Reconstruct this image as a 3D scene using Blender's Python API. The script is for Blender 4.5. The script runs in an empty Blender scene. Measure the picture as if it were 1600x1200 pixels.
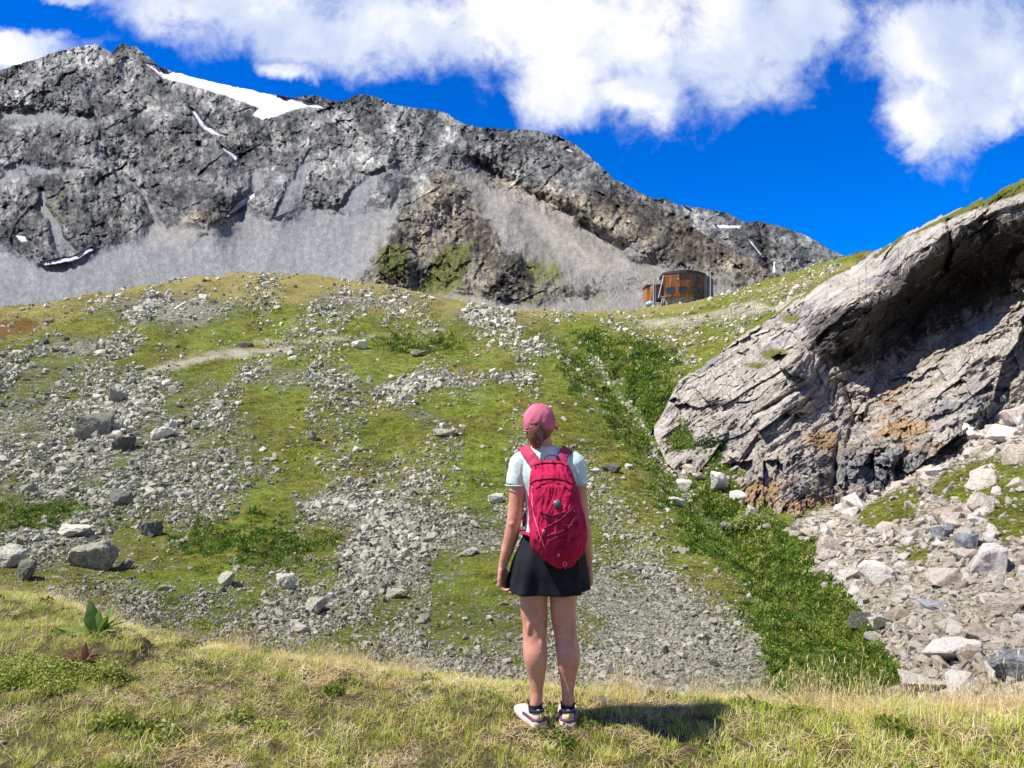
import bpy, bmesh, math, random
import numpy as np
from mathutils import Vector, Matrix, Euler
from mathutils import noise as mnoise

# ------------------------------------------------------------------ camera, sky, sun, exposure
sc = bpy.context.scene
C = sc.collection
F, HOR, CZ = 1155.0, 640.0, 1.612          # focal length and horizon row in photo pixels, eye height

cam_d = bpy.data.cameras.new('camera'); cam = bpy.data.objects.new('camera', cam_d); C.objects.link(cam)
cam_d.sensor_width = 36; cam_d.lens = 36 * F / 1600
cam_d.shift_y = (HOR - 600) / 1600
cam_d.clip_start = 0.05; cam_d.clip_end = 20000
cam.location = (0, 0, CZ); cam.rotation_euler = (math.radians(90), 0, 0)
sc.camera = cam

SUN_EL = math.radians(58)
to_sun = Vector((-math.cos(SUN_EL) * math.cos(math.radians(13)), -math.cos(SUN_EL) * math.sin(math.radians(13)), math.sin(SUN_EL)))
sun_d = bpy.data.lights.new('sun', 'SUN'); sun_d.energy = 5.0; sun_d.angle = math.radians(0.53); sun_d.color = (1.0, 0.955, 0.88)
sun = bpy.data.objects.new('sun', sun_d); C.objects.link(sun)
sun.rotation_euler = (-to_sun).to_track_quat('-Z', 'Y').to_euler()
sun.location = (-20, -10, 40)

sc.view_settings.view_transform = 'Standard'; sc.view_settings.look = 'None'
sc.view_settings.exposure = 0.62; sc.view_settings.gamma = 1.0
try:
    sc.cycles.max_bounces = 6; sc.cycles.diffuse_bounces = 3; sc.cycles.transparent_max_bounces = 6
except Exception:
    pass


class NT:
    """small helper round a node tree"""
    def __init__(s, tree): s.t = tree; s.n = tree.nodes; s.l = tree.links
    def put(s, sock, v):
        if v is None: return
        if isinstance(v, bpy.types.NodeSocket): s.l.new(v, sock)
        elif isinstance(v, bpy.types.Node): s.l.new(v.outputs[0], sock)
        else:
            try: sock.default_value = v
            except Exception:
                sock.default_value = tuple(v) + (1.0,) if len(v) == 3 else v
    def new(s, typ, ins=None, **kw):
        nd = s.n.new(typ)
        for k, v in kw.items(): setattr(nd, k, v)
        for k, v in (ins or {}).items(): s.put(nd.inputs[k], v)
        return nd
    def math(s, op, a, b=None, c=None, clamp=False):
        nd = s.new('ShaderNodeMath', operation=op, use_clamp=clamp)
        s.put(nd.inputs[0], a); s.put(nd.inputs[1], b); s.put(nd.inputs[2], c)
        return nd.outputs[0]
    def vec(s, op, a, b=None, c=None):
        nd = s.new('ShaderNodeVectorMath', operation=op)
        s.put(nd.inputs[0], a); s.put(nd.inputs[1], b); s.put(nd.inputs[2], c)
        return nd.outputs['Value'] if op in ('LENGTH', 'DISTANCE', 'DOT_PRODUCT') else nd.outputs[0]
    def mix(s, f, a, b, blend='MIX'):
        nd = s.new('ShaderNodeMix', data_type='RGBA', blend_type=blend)
        s.put(nd.inputs[0], f); s.put(nd.inputs[6], a); s.put(nd.inputs[7], b)
        return nd.outputs[2]
    def noise(s, vec, scale, detail=4, rough=0.55, dist=0.0, out=0):
        nd = s.new('ShaderNodeTexNoise', {'Scale': scale, 'Detail': detail, 'Roughness': rough, 'Distortion': dist})
        s.put(nd.inputs['Vector'], vec); return nd.outputs[out]
    def voro(s, vec, scale, feature='F1', out='Distance', rnd=1.0):
        nd = s.new('ShaderNodeTexVoronoi', feature=feature)
        s.put(nd.inputs['Vector'], vec); s.put(nd.inputs['Scale'], scale); s.put(nd.inputs['Randomness'], rnd)
        return nd.outputs[out]
    def step(s, x, lo, hi, a=0.0, b=1.0):
        nd = s.new('ShaderNodeMapRange', interpolation_type='SMOOTHSTEP')
        for i, v in enumerate((x, lo, hi, a, b)): s.put(nd.inputs[i], v)
        return nd.outputs[0]
    def ramp(s, f, stops):
        nd = s.new('ShaderNodeValToRGB'); s.put(nd.inputs[0], f)
        e = nd.color_ramp.elements
        while len(e) < len(stops): e.new(0.5)
        for el, (p, c) in zip(e, stops): el.position = p; el.color = tuple(c) + (1,)
        return nd.outputs[0]
    def attr(s, name, out='Color'):
        nd = s.new('ShaderNodeAttribute', attribute_name=name); return nd.outputs[out]
    def sep(s, v):
        nd = s.new('ShaderNodeSeparateXYZ'); s.put(nd.inputs[0], v); return nd.outputs
    def comb(s, x, y, z):
        nd = s.new('ShaderNodeCombineXYZ'); s.put(nd.inputs[0], x); s.put(nd.inputs[1], y); s.put(nd.inputs[2], z); return nd.outputs[0]


world = bpy.data.worlds.new('World'); sc.world = world; world.use_nodes = True
w = NT(world.node_tree); w.n.clear()
sky = w.new('ShaderNodeTexSky', sky_type='NISHITA', sun_disc=False)
sky.sun_elevation = SUN_EL
sky.sun_rotation = math.atan2(to_sun.x, to_sun.y)
sky.altitude = 2400; sky.air_density = 1.0; sky.dust_density = 0.2; sky.ozone_density = 3.0
hs = w.new('ShaderNodeHueSaturation', {'Hue': 0.515, 'Saturation': 1.56, 'Value': 1.50, 'Color': sky.outputs[0]})
tc = w.new('ShaderNodeTexCoord')
dx, dy, dz = w.sep(tc.outputs['Generated'])[:3]
dys = w.math('MAXIMUM', dy, 0.05)
P0 = w.comb(w.math('DIVIDE', dx, dys), w.math('DIVIDE', dz, dys), 0.0)   # the dome's direction as tangent coordinates
wn = w.noise(P0, 3.2, 6, 0.6, 0.3, out=1)
wn2 = w.noise(P0, 11.0, 5, 0.62, 0.2, out=1)
Pd = w.vec('ADD', P0, w.vec('MULTIPLY', w.vec('SUBTRACT', wn, (0.5, 0.5, 0.5)), (0.16, 0.15, 0.0)))
Pd = w.vec('ADD', Pd, w.vec('MULTIPLY', w.vec('SUBTRACT', wn2, (0.5, 0.5, 0.5)), (0.06, 0.07, 0.0)))
blobs = [(350, 15, 200, 72, 8), (480, 60, 190, 62, 0), (640, 30, 180, 62, 0), (280, -50, 170, 75, 0), (800, 20, 120, 80, 0), (430, 125, 60, 26, 0),
         (930, 50, 180, 140, 0), (880, 140, 90, 70, 0), (985, 140, 105, 58, 0), (1130, 60, 115, 105, -25), (1200, 50, 125, 95, -35),
         (1255, 20, 95, 70, 0), (1480, 60, 155, 108, 0), (1580, 95, 150, 100, 0), (1450, 180, 80, 88, 0), (1540, 170, 70, 50, 0), (1640, 160, 90, 50, 0),
         (50, 92, 100, 24, -10), (110, -12, 55, 20, 0), (-170, 95, 150, 36, 0), (-400, -60, 250, 100, 0),
         (1900, 40, 200, 120, 0), (600, -420, 700, 180, 0), (1500, -500, 500, 140, 10)]
dens = None
for (bu, bv, ru, rv, ang) in blobs:
    c = ((bu - 800) / F, (HOR - bv) / F, 0)
    d = w.vec('SUBTRACT', Pd, c)
    if ang:
        r = w.new('ShaderNodeVectorRotate', {'Angle': math.radians(ang)}, rotation_type='Z_AXIS'); w.put(r.inputs[0], d); d = r.outputs[0]
    d = w.vec('LENGTH', w.vec('MULTIPLY', d, (F / ru, F / rv, 0)))
    q = w.math('SUBTRACT', 1.25, d)
    dens = q if dens is None else w.math('SMOOTH_MAX', dens, q, 0.18)
fine = w.noise(P0, 13, 10, 0.66, 0.35)
mid = w.noise(P0, 5.5, 5, 0.6, 0.2)
dn = w.math('ADD', dens, w.math('MULTIPLY', w.math('SUBTRACT', fine, 0.5), 1.7))
dn = w.math('ADD', dn, w.math('MULTIPLY', w.math('SUBTRACT', mid, 0.5), 1.0))
cov = w.step(dn, -0.05, 0.85)
cov = w.math('MULTIPLY', cov, w.step(dy, 0.05, 0.2))
D0 = w.comb(dx, dy, dz)                        # behind and beside the camera: unseen broken cloud, added as neutral fill light
back = w.step(w.noise(D0, 1.6, 7, 0.6, 0.3), 0.40, 0.58)
bcov = w.math('MULTIPLY', 0.75, w.math('MULTIPLY', back, w.math('MULTIPLY', w.step(dy, 0.25, -0.05), w.step(dz, -0.02, 0.12))))
shade = w.math('ADD', w.math('MULTIPLY', w.noise(w.vec('ADD', P0, (0.05, -0.03, 3.0)), 6.5, 7, 0.55, 0.3), 0.75), w.math('MULTIPLY', w.noise(P0, 2.2, 3, 0.5), 0.35))
ccol = w.ramp(shade, [(0.45, (3.9, 4.5, 6.1)), (0.54, (4.9, 5.4, 6.5)), (0.62, (6.7, 6.8, 7.1))])
skyc = w.mix(cov, w.mix(1.0, hs.outputs[0], (1.0, 0.80, 0.92, 1), 'MULTIPLY'), ccol)
skyc = w.mix(bcov, skyc, (3.0, 3.2, 3.6, 1))
bg = w.new('ShaderNodeBackground', {'Color': skyc, 'Strength': 0.1})
wo = w.new('ShaderNodeOutputWorld'); w.l.new(bg.outputs[0], wo.inputs[0])

# ------------------------------------------------------------------ numpy noise and geometry helpers
_rng = np.random.RandomState(7)
_perm = _rng.permutation(256); _perm = np.concatenate([_perm, _perm, _perm])
_g = _rng.normal(size=(256, 3)); _g /= np.linalg.norm(_g, axis=1)[:, None]


def pnoise(x, y, z=0.0):
    x, y, z = np.broadcast_arrays(np.asarray(x, float), np.asarray(y, float), np.asarray(z, float))
    xi, yi, zi = np.floor(x).astype(int), np.floor(y).astype(int), np.floor(z).astype(int)
    xf, yf, zf = x - xi, y - yi, z - zi
    xi &= 255; yi &= 255; zi &= 255
    fu = xf * xf * xf * (xf * (xf * 6 - 15) + 10); fv = yf * yf * yf * (yf * (yf * 6 - 15) + 10); fw = zf * zf * zf * (zf * (zf * 6 - 15) + 10)
    r = 0
    for dx_ in (0, 1):
        wx = fu if dx_ else 1 - fu
        for dy_ in (0, 1):
            wy = fv if dy_ else 1 - fv
            for dz_ in (0, 1):
                wz = fw if dz_ else 1 - fw
                h = _g[_perm[_perm[_perm[xi + dx_] + yi + dy_] + zi + dz_]]
                r = r + wx * wy * wz * (h[..., 0] * (xf - dx_) + h[..., 1] * (yf - dy_) + h[..., 2] * (zf - dz_))
    return r * 1.5


def fbm(x, y, z=0.0, oct=5, gain=0.5, ridged=False):
    a, s, r, f = 1.0, 0.0, 0.0, 1.0
    x = np.asarray(x, float); y = np.asarray(y, float); z = np.asarray(z, float)
    for i in range(oct):
        n = pnoise(x * f + 17.3 * i, y * f - 9.1 * i, z * f + 5.7 * i)
        if ridged: n = 1 - 2 * np.abs(n)
        r = r + a * n; s += a; a *= gain; f *= 2.03
    return r / s


def smooth1(a, sig, axis):
    if sig <= 0: return a
    r = int(3 * sig + 1); k = np.exp(-0.5 * (np.arange(-r, r + 1) / sig) ** 2); k /= k.sum()
    pad = [(0, 0)] * a.ndim; pad[axis] = (r, r)
    p = np.pad(a, pad, mode='edge')
    return np.apply_along_axis(lambda m: np.convolve(m, k, 'valid'), axis, p)


def sstep(x, a, b):
    t = np.clip((x - a) / (b - a), 0, 1); return t * t * (3 - 2 * t)


def facets(a, b, seed=0):
    """broken planes: every cell of a jittered lattice is a tilted flat of its own, so steps and edges run between them"""
    ia, ib = np.floor(a).astype(int), np.floor(b).astype(int)
    def h(i, j, k): return _perm[_perm[_perm[(i + seed * 7) & 255] + ((j + seed * 13) & 255)] + k] / 255.0
    best = np.full(a.shape, 9e9); val = np.zeros(a.shape)
    for di in (-1, 0, 1):
        for dj in (-1, 0, 1):
            ci, cj = ia + di, ib + dj; px_ = ci + h(ci, cj, 1); py_ = cj + h(ci, cj, 2)
            d = np.abs(a - px_) + np.abs(b - py_) + 0.35 * np.maximum(np.abs(a - px_), np.abs(b - py_))
            v_ = (h(ci, cj, 3) - 0.5) * 1.1 + (a - px_) * (h(ci, cj, 4) - 0.5) * 2.0 + (b - py_) * (h(ci, cj, 5) - 0.5) * 2.0
            m_ = d < best; val = np.where(m_, v_, val); best = np.where(m_, d, best)
    return val


def inpoly(u, v, poly):
    r = np.zeros(np.shape(u), bool); n = len(poly)
    for i in range(n):
        x1, y1 = poly[i]; x2, y2 = poly[(i + 1) % n]
        if y1 == y2: continue
        r ^= ((y1 > v) != (y2 > v)) & (u < (x2 - x1) * (v - y1) / (y2 - y1) + x1)
    return r


def segdist(u, v, pts):
    d = np.full(np.shape(u), 1e9)
    for (a, b), (c, e) in zip(pts[:-1], pts[1:]):
        L = (c - a) ** 2 + (e - b) ** 2
        t = np.clip(((u - a) * (c - a) + (v - b) * (e - b)) / L, 0, 1)
        d = np.minimum(d, np.hypot(u - a - t * (c - a), v - b - t * (e - b)))
    return d


def polymask(u, v, poly, soft):
    """1 inside, 0 outside, soft edge of that many units"""
    d = segdist(u, v, list(poly) + [poly[0]])
    return sstep(np.where(inpoly(u, v, poly), d, -d), -soft, soft)


def blob(u, v, cu, cv, ru, rv): return np.exp(-(((u - cu) / ru) ** 2 + ((v - cv) / rv) ** 2))


def pt(u, v, y):                       # the place that stands at depth y behind photo pixel (u, v)
    return ((u - 800) / F * y, y, CZ + (HOR - v) / F * y)


def tag(o, label=None, cat=None, group=None, kind=None):
    if label: o['label'] = label
    if cat: o['category'] = cat
    if group: o['group'] = group
    if kind: o['kind'] = kind
    return o


def grid_mesh(name, X, Y, Z, mat, masks=None, smooth=True, flip=False):
    n, m = X.shape
    me = bpy.data.meshes.new(name)
    co = np.stack([X, Y, Z], -1).reshape(-1, 3).astype(np.float32)
    i = np.arange(n * m).reshape(n, m)
    q = np.stack([i[:-1, :-1], i[:-1, 1:], i[1:, 1:], i[1:, :-1]], -1).reshape(-1, 4)
    if flip: q = q[:, ::-1]
    me.vertices.add(n * m); me.vertices.foreach_set('co', co.ravel())
    me.loops.add(q.size); me.loops.foreach_set('vertex_index', q.ravel().astype(np.int32))
    me.polygons.add(len(q)); me.polygons.foreach_set('loop_start', (np.arange(len(q)) * 4).astype(np.int32))
    me.polygons.foreach_set('use_smooth', np.full(len(q), smooth))
    me.update(calc_edges=True)
    for k, (an, arr) in enumerate((masks or {}).items()):
        at = me.attributes.new(an, 'FLOAT_COLOR', 'POINT')
        c = np.zeros((n * m, 4), np.float32); c[:, 3] = 1
        for j, ch in enumerate(arr): c[:, j] = np.broadcast_to(ch, (n, m)).ravel()
        at.data.foreach_set('color', c.ravel())
    me.materials.append(mat)
    o = bpy.data.objects.new(name, me); C.objects.link(o)
    return o


def bm_obj(name, bm, mat, parent=None, smooth=False):
    me = bpy.data.meshes.new(name); bm.to_mesh(me); bm.free()
    for m in (mat if isinstance(mat, (list, tuple)) else [mat]): me.materials.append(m)
    if smooth: me.polygons.foreach_set('use_smooth', np.ones(len(me.polygons), bool))
    o = bpy.data.objects.new(name, me); C.objects.link(o)
    if parent: o.parent = parent
    return o


def empty(name, loc=(0, 0, 0)):
    o = bpy.data.objects.new(name, None); C.objects.link(o); o.location = loc; o.empty_display_size = 0.1
    return o


def material(name):
    m = bpy.data.materials.new(name); m.use_nodes = True
    t = NT(m.node_tree); b = m.node_tree.nodes['Principled BSDF']
    return m, t, b


def bump(t, b, h, strength=0.5, dist=0.1, normal=None):
    nd = t.new('ShaderNodeBump', {'Strength': strength, 'Distance': dist, 'Height': h})
    if normal: t.l.new(normal, nd.inputs['Normal'])
    if b is not None: t.l.new(nd.outputs[0], b.inputs['Normal'])
    return nd.outputs[0]


def obj_co(t): return t.new('ShaderNodeTexCoord').outputs['Object']
def pos_co(t): return t.new('ShaderNodeNewGeometry').outputs['Position']


# ------------------------------------------------------------------ materials of the land
def make_ground_mat():
    m, t, b = material('alpine_ground')
    p = pos_co(t)
    g, l, d = t.sep(t.attr('mask'))[:3]          # gravel, lush, dry
    r, pa, nr = t.sep(t.attr('mask2'))[:3]       # rust, path, near meadow
    n1 = t.noise(p, 0.35, 6, 0.62); n2 = t.noise(p, 1.6, 6, 0.65); n3 = t.noise(p, 7, 5, 0.65); nf = t.noise(p, 30, 4, 0.7)
    turf = t.ramp(t.math('ADD', t.math('MULTIPLY', n2, 0.5), t.math('MULTIPLY', n3, 0.5)),
                  [(0.37, (0.035, 0.045, 0.006)), (0.45, (0.095, 0.13, 0.011)), (0.53, (0.185, 0.235, 0.020)), (0.63, (0.36, 0.37, 0.08))])
    lush = t.ramp(n3, [(0.35, (0.020, 0.045, 0.005)), (0.5, (0.06, 0.115, 0.010)), (0.66, (0.14, 0.22, 0.018))])
    dry = t.ramp(n3, [(0.36, (0.13, 0.11, 0.03)), (0.5, (0.26, 0.215, 0.06)), (0.64, (0.42, 0.36, 0.15))])
    rust = t.ramp(n3, [(0.35, (0.10, 0.045, 0.012)), (0.65, (0.24, 0.12, 0.03))])
    cell = t.voro(p, 4.5, out='Color'); cells = t.sep(cell)[0]
    cell2 = t.voro(p, 12.0, out='Color'); cells2 = t.sep(cell2)[1]
    grav = t.ramp(t.math('ADD', t.math('MULTIPLY', cells, 0.5), t.math('MULTIPLY', cells2, 0.5)),
                  [(0.1, (0.07, 0.066, 0.048)), (0.45, (0.20, 0.19, 0.15)), (0.9, (0.46, 0.44, 0.37))])  # gravel darkened so its colour stands for shadow gaps between stones
    soil = t.ramp(nf, [(0.35, (0.05, 0.036, 0.02)), (0.65, (0.17, 0.125, 0.07))])
    def brk(x, w1=0.6, sharp=0.15):
        s_ = t.math('ADD', x, t.math('MULTIPLY', t.math('SUBTRACT', t.math('ADD', t.math('MULTIPLY', n2, 0.5), t.math('MULTIPLY', n3, 0.5)), 0.5), w1 * 5.0))
        return t.step(s_, 0.5 - sharp, 0.5 + sharp)
    tb = t.noise(p, 0.16, 7, 0.68, 0.4)
    turf = t.mix(t.step(tb, 0.40, 0.60), turf, t.mix(1.0, turf, (1.10, 0.84, 1.2, 1), 'MULTIPLY'))
    turf = t.mix(t.step(t.noise(p, 0.5, 6, 0.7), 0.50, 0.66), turf, t.mix(1.0, turf, (0.50, 0.56, 0.5, 1), 'MULTIPLY'))
    c = t.mix(brk(d), turf, dry)
    c = t.mix(brk(l), c, lush)
    c = t.mix(brk(r), c, rust)
    gv = brk(g, 0.95, 0.10)
    grav = t.mix(t.sep(t.attr('mask3'))[0], grav, t.mix(1.0, grav, (1.55, 1.42, 1.3, 1), 'MULTIPLY'))
    c = t.mix(gv, c, grav)
    # single small pale stones caught in the turf
    ps = t.math('LESS_THAN', t.voro(p, 2.6), t.math('MULTIPLY', t.math('SUBTRACT', t.noise(p, 0.5, 3), 0.38), 0.75))
    ps = t.math('MULTIPLY', ps, t.math('SUBTRACT', 1.0, t.math('MAXIMUM', nr, l), clamp=True))
    c = t.mix(t.math('MULTIPLY', ps, 0.9), c, t.ramp(nf, [(0.3, (0.16, 0.155, 0.12)), (0.7, (0.46, 0.44, 0.38))]))
    c = t.mix(pa, c, t.ramp(nf, [(0.3, (0.33, 0.29, 0.23)), (0.7, (0.52, 0.47, 0.40))]))
    near = t.mix(t.step(n3, 0.42, 0.6), soil, t.mix(t.step(n2, 0.4, 0.6), (0.13, 0.098, 0.045, 1), (0.07, 0.08, 0.015, 1)))
    c = t.mix(nr, c, near)
    c = t.mix(0.55, c, t.mix(1.0, c, t.ramp(n1, [(0.3, (0.66, 0.68, 0.6)), (0.7, (1.25, 1.2, 1.15))]), 'MULTIPLY'))
    t.put(b.inputs['Base Color'], t.mix(1.0, c, (0.92, 0.93, 0.88, 1), 'MULTIPLY')); b.inputs['Roughness'].default_value = 0.95; b.inputs['Specular IOR Level'].default_value = 0.15
    h = t.math('ADD', t.math('MULTIPLY', n3, 0.6), t.math('MULTIPLY', t.math('MULTIPLY', cells, gv), 0.5))
    h = t.math('ADD', h, t.math('MULTIPLY', nf, 0.25))
    h = t.math('ADD', h, t.math('MULTIPLY', ps, 0.3))
    bump(t, b, h, 0.9, 0.22)
    return m


def make_mountain_mat():
    m, t, b = material('mountain_rock')
    p = t.attr('flow', 'Vector')                # metres along the face, across and up
    snow, scree, grass = t.sep(t.attr('mask'))[:3]
    warm, light, dark = t.sep(t.attr('mask2'))[:3]
    rot = t.new('ShaderNodeVectorRotate', {'Angle': math.radians(24)}, rotation_type='Y_AXIS'); t.put(rot.inputs[0], p)
    ps = t.vec('MULTIPLY', rot.outputs[0], (0.85, 1.0, 1.0))
    n0 = t.noise(p, 0.009, 6, 0.62); pf = t.vec('MULTIPLY', p, (1.0, 1.0, 1.0)); n1 = t.noise(ps, 0.028, 7, 0.68); n2 = t.noise(pf, 0.12, 6, 0.7); n3 = t.noise(pf, 0.5, 4, 0.7)
    mixn = t.math('ADD', t.math('MULTIPLY', n1, 0.5), t.math('MULTIPLY', n2, 0.5))
    rock = t.ramp(mixn, [(0.38, (0.036, 0.038, 0.038)), (0.46, (0.11, 0.113, 0.11)), (0.53, (0.23, 0.233, 0.222)), (0.62, (0.52, 0.515, 0.49))])
    rock = t.mix(1.0, rock, t.ramp(t.noise(p, 0.02, 6, 0.66), [(0.40, (0.55, 0.56, 0.57)), (0.50, (0.95, 0.95, 0.95)), (0.60, (1.5, 1.48, 1.42))]), 'MULTIPLY')
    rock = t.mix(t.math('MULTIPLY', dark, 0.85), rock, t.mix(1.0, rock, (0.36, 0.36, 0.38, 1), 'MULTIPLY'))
    rockw = t.mix(1.0, rock, (1.25, 1.08, 0.86, 1), 'MULTIPLY')
    rock = t.mix(t.step(t.math('ADD', warm, t.math('MULTIPLY', t.math('SUBTRACT', n0, 0.5), 1.2)), 0.3, 0.8), rock, rockw)
    sc_ = t.ramp(t.math('ADD', t.math('MULTIPLY', n2, 0.55), t.math('MULTIPLY', n3, 0.45)),
                 [(0.36, (0.12, 0.123, 0.123)), (0.5, (0.19, 0.193, 0.19)), (0.64, (0.30, 0.30, 0.295))])
    sc_ = t.mix(warm, sc_, t.mix(1.0, sc_, (1.22, 1.10, 0.92, 1), 'MULTIPLY'))
    lowf = t.ramp(t.noise(t.vec('MULTIPLY', p, (1, 0.3, 0.22)), 0.035, 6, 0.66, 1.2), [(0.34, (0.84, 0.85, 0.86)), (0.66, (1.13, 1.13, 1.12))])
    sc_ = t.mix(1.0, sc_, lowf, 'MULTIPLY')
    gr = t.ramp(n2, [(0.35, (0.09, 0.105, 0.025)), (0.65, (0.21, 0.225, 0.06))])
    def brk(x, w1=1.2, lo=0.4, hi=0.6):
        return t.step(t.math('ADD', x, t.math('MULTIPLY', t.math('SUBTRACT', mixn, 0.5), w1)), lo, hi)
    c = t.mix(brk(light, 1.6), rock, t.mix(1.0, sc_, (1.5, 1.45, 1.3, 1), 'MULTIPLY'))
    c = t.mix(brk(scree, 3.2), c, sc_)
    c = t.mix(t.math('MULTIPLY', brk(grass, 2.6, 0.36, 0.58), 0.9), c, gr)
    c = t.mix(brk(snow, 0.5, 0.46, 0.54), c, t.ramp(n1, [(0.38, (0.36, 0.37, 0.42)), (0.58, (0.72, 0.74, 0.78))]))
    t.put(b.inputs['Base Color'], c); b.inputs['Roughness'].default_value = 0.95; b.inputs['Specular IOR Level'].default_value = 0.1
    keep = t.math('SUBTRACT', 1.0, t.math('MAXIMUM', snow, t.math('MULTIPLY', scree, 0.85)), clamp=True)
    keep = t.math('MAXIMUM', keep, 0.05)
    h = t.math('ADD', t.math('MULTIPLY', n1, 14.0), t.math('ADD', t.math('MULTIPLY', n2, 7.0), t.math('MULTIPLY', n3, 1.8)))
    bump(t, b, t.math('MULTIPLY', h, keep), 1.0, 1.1)
    return m


def make_cliff_mat():
    m, t, b = material('cliff_rock')
    p = pos_co(t)
    orange, stain, grass = t.sep(t.attr('mask'))[:3]
    wall, _, _2 = t.sep(t.attr('mask2'))[:3]
    wob = t.vec('ADD', p, t.vec('MULTIPLY', t.noise(p, 0.25, 4, 0.5, out=1), (1.1, 1.1, 1.1)))
    rot = t.new('ShaderNodeVectorRotate', {'Angle': math.radians(34)}, rotation_type='Y_AXIS'); t.put(rot.inputs[0], wob)
    st = t.vec('MULTIPLY', rot.outputs[0], (0.16, 0.16, 2.2))
    n0 = t.noise(p, 0.22, 5, 0.6); ns = t.math('ADD', t.math('MULTIPLY', t.noise(st, 1.1, 7, 0.68), 0.6), t.math('MULTIPLY', t.noise(st, 3.1, 5, 0.7), 0.4)); nfine = t.noise(p, 3.0, 6, 0.7)
    vst = t.noise(t.vec('MULTIPLY', p, (1.6, 1.6, 0.16)), 0.9, 5, 0.65)
    base = t.ramp(t.math('ADD', t.math('MULTIPLY', ns, 0.6), t.math('MULTIPLY', nfine, 0.4)),
                  [(0.34, (0.14, 0.105, 0.072)), (0.44, (0.35, 0.30, 0.24)), (0.53, (0.57, 0.51, 0.43)), (0.64, (0.78, 0.73, 0.65))])
    grey = t.ramp(t.math('ADD', t.math('MULTIPLY', ns, 0.5), t.math('MULTIPLY', nfine, 0.5)),
                  [(0.36, (0.10, 0.098, 0.095)), (0.52, (0.30, 0.295, 0.29)), (0.68, (0.58, 0.57, 0.55))])
    c = t.mix(t.step(t.math('ADD', n0, t.math('MULTIPLY', wall, 0.06)), 0.52, 0.66), base, grey)
    och = t.ramp(nfine, [(0.3, (0.25, 0.15, 0.07)), (0.55, (0.52, 0.35, 0.19)), (0.72, (0.70, 0.54, 0.35))])
    c = t.mix(t.step(t.math('ADD', orange, t.math('MULTIPLY', t.math('SUBTRACT', t.noise(p, 0.45, 6, 0.68), 0.5), 2.6)), 0.42, 0.85), c, och)
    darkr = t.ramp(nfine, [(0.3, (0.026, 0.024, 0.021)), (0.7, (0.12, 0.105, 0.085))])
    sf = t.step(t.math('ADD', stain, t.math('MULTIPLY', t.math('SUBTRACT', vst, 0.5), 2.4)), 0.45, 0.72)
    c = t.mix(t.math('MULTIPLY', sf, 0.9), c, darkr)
    gcol = t.ramp(nfine, [(0.3, (0.07, 0.085, 0.012)), (0.6, (0.18, 0.19, 0.035)), (0.75, (0.33, 0.27, 0.08))])
    c = t.mix(t.step(t.math('ADD', grass, t.math('MULTIPLY', t.math('SUBTRACT', nfine, 0.5), 1.5)), 0.42, 0.6), c, gcol)
    t.put(b.inputs['Base Color'], c); b.inputs['Roughness'].default_value = 0.9; b.inputs['Specular IOR Level'].default_value = 0.2
    h = t.math('ADD', t.math('MULTIPLY', ns, 1.0), t.math('MULTIPLY', nfine, 0.35))
    h = t.math('ADD', h, t.math('MULTIPLY', t.math('MULTIPLY', vst, wall), 0.5))
    bump(t, b, h, 1.0, 0.9)
    return m


def make_rock_mat(name, stops, lichen=0.0, stria=0.0, scale=5.0):
    m, t, b = material(name)
    p = obj_co(t)
    rnd = t.new('ShaderNodeObjectInfo').outputs['Random']
    p2 = t.vec('ADD', p, t.comb(t.math('MULTIPLY', rnd, 40.0), rnd, 0.0))
    n = t.noise(p2, scale, 7, 0.68); n2 = t.noise(p2, scale * 4, 5, 0.7)
    ns = t.noise(t.vec('MULTIPLY', p2, (1, 1, 7)), scale * 0.7, 4, 0.6)
    f = t.math('ADD', t.math('MULTIPLY', n, 0.55 - stria * 0.3), t.math('ADD', t.math('MULTIPLY', n2, 0.45), t.math('MULTIPLY', ns, stria * 0.3)))
    f = t.math('ADD', f, t.math('MULTIPLY', t.math('SUBTRACT', rnd, 0.5), 0.22))
    c = t.ramp(f, stops)
    if lichen:
        c = t.mix(t.math('MULTIPLY', t.step(t.noise(p2, scale * 1.3, 5, 0.7), 0.53, 0.62), lichen), c, (0.20, 0.21, 0.07, 1))
    t.put(b.inputs['Base Color'], c); b.inputs['Roughness'].default_value = 0.9; b.inputs['Specular IOR Level'].default_value = 0.2
    bump(t, b, t.math('ADD', n, t.math('MULTIPLY', n2, 0.5)), 0.8, 0.12)
    return m


M_ground = make_ground_mat(); M_mount = make_mountain_mat(); M_cliff = make_cliff_mat()
M_stone = make_rock_mat('hillside_stone', [(0.30, (0.17, 0.16, 0.11)), (0.41, (0.43, 0.40, 0.29)), (0.51, (0.65, 0.61, 0.47)), (0.63, (0.84, 0.80, 0.66))], 0.35, 0.3)
M_darkstone = make_rock_mat('dark_stone', [(0.34, (0.08, 0.08, 0.06)), (0.5, (0.22, 0.22, 0.17)), (0.68, (0.44, 0.43, 0.36))], 0.45, 0.3)
M_pale = make_rock_mat('pale_limestone', [(0.34, (0.34, 0.26, 0.18)), (0.46, (0.62, 0.52, 0.41)), (0.56, (0.76, 0.68, 0.58)), (0.7, (0.86, 0.82, 0.75))], 0.0, 0.5)
M_greyrock = make_rock_mat('banded_grey_rock', [(0.34, (0.15, 0.155, 0.165)), (0.48, (0.33, 0.34, 0.355)), (0.68, (0.62, 0.62, 0.62))], 0.0, 1.4, 3.0)
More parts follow.
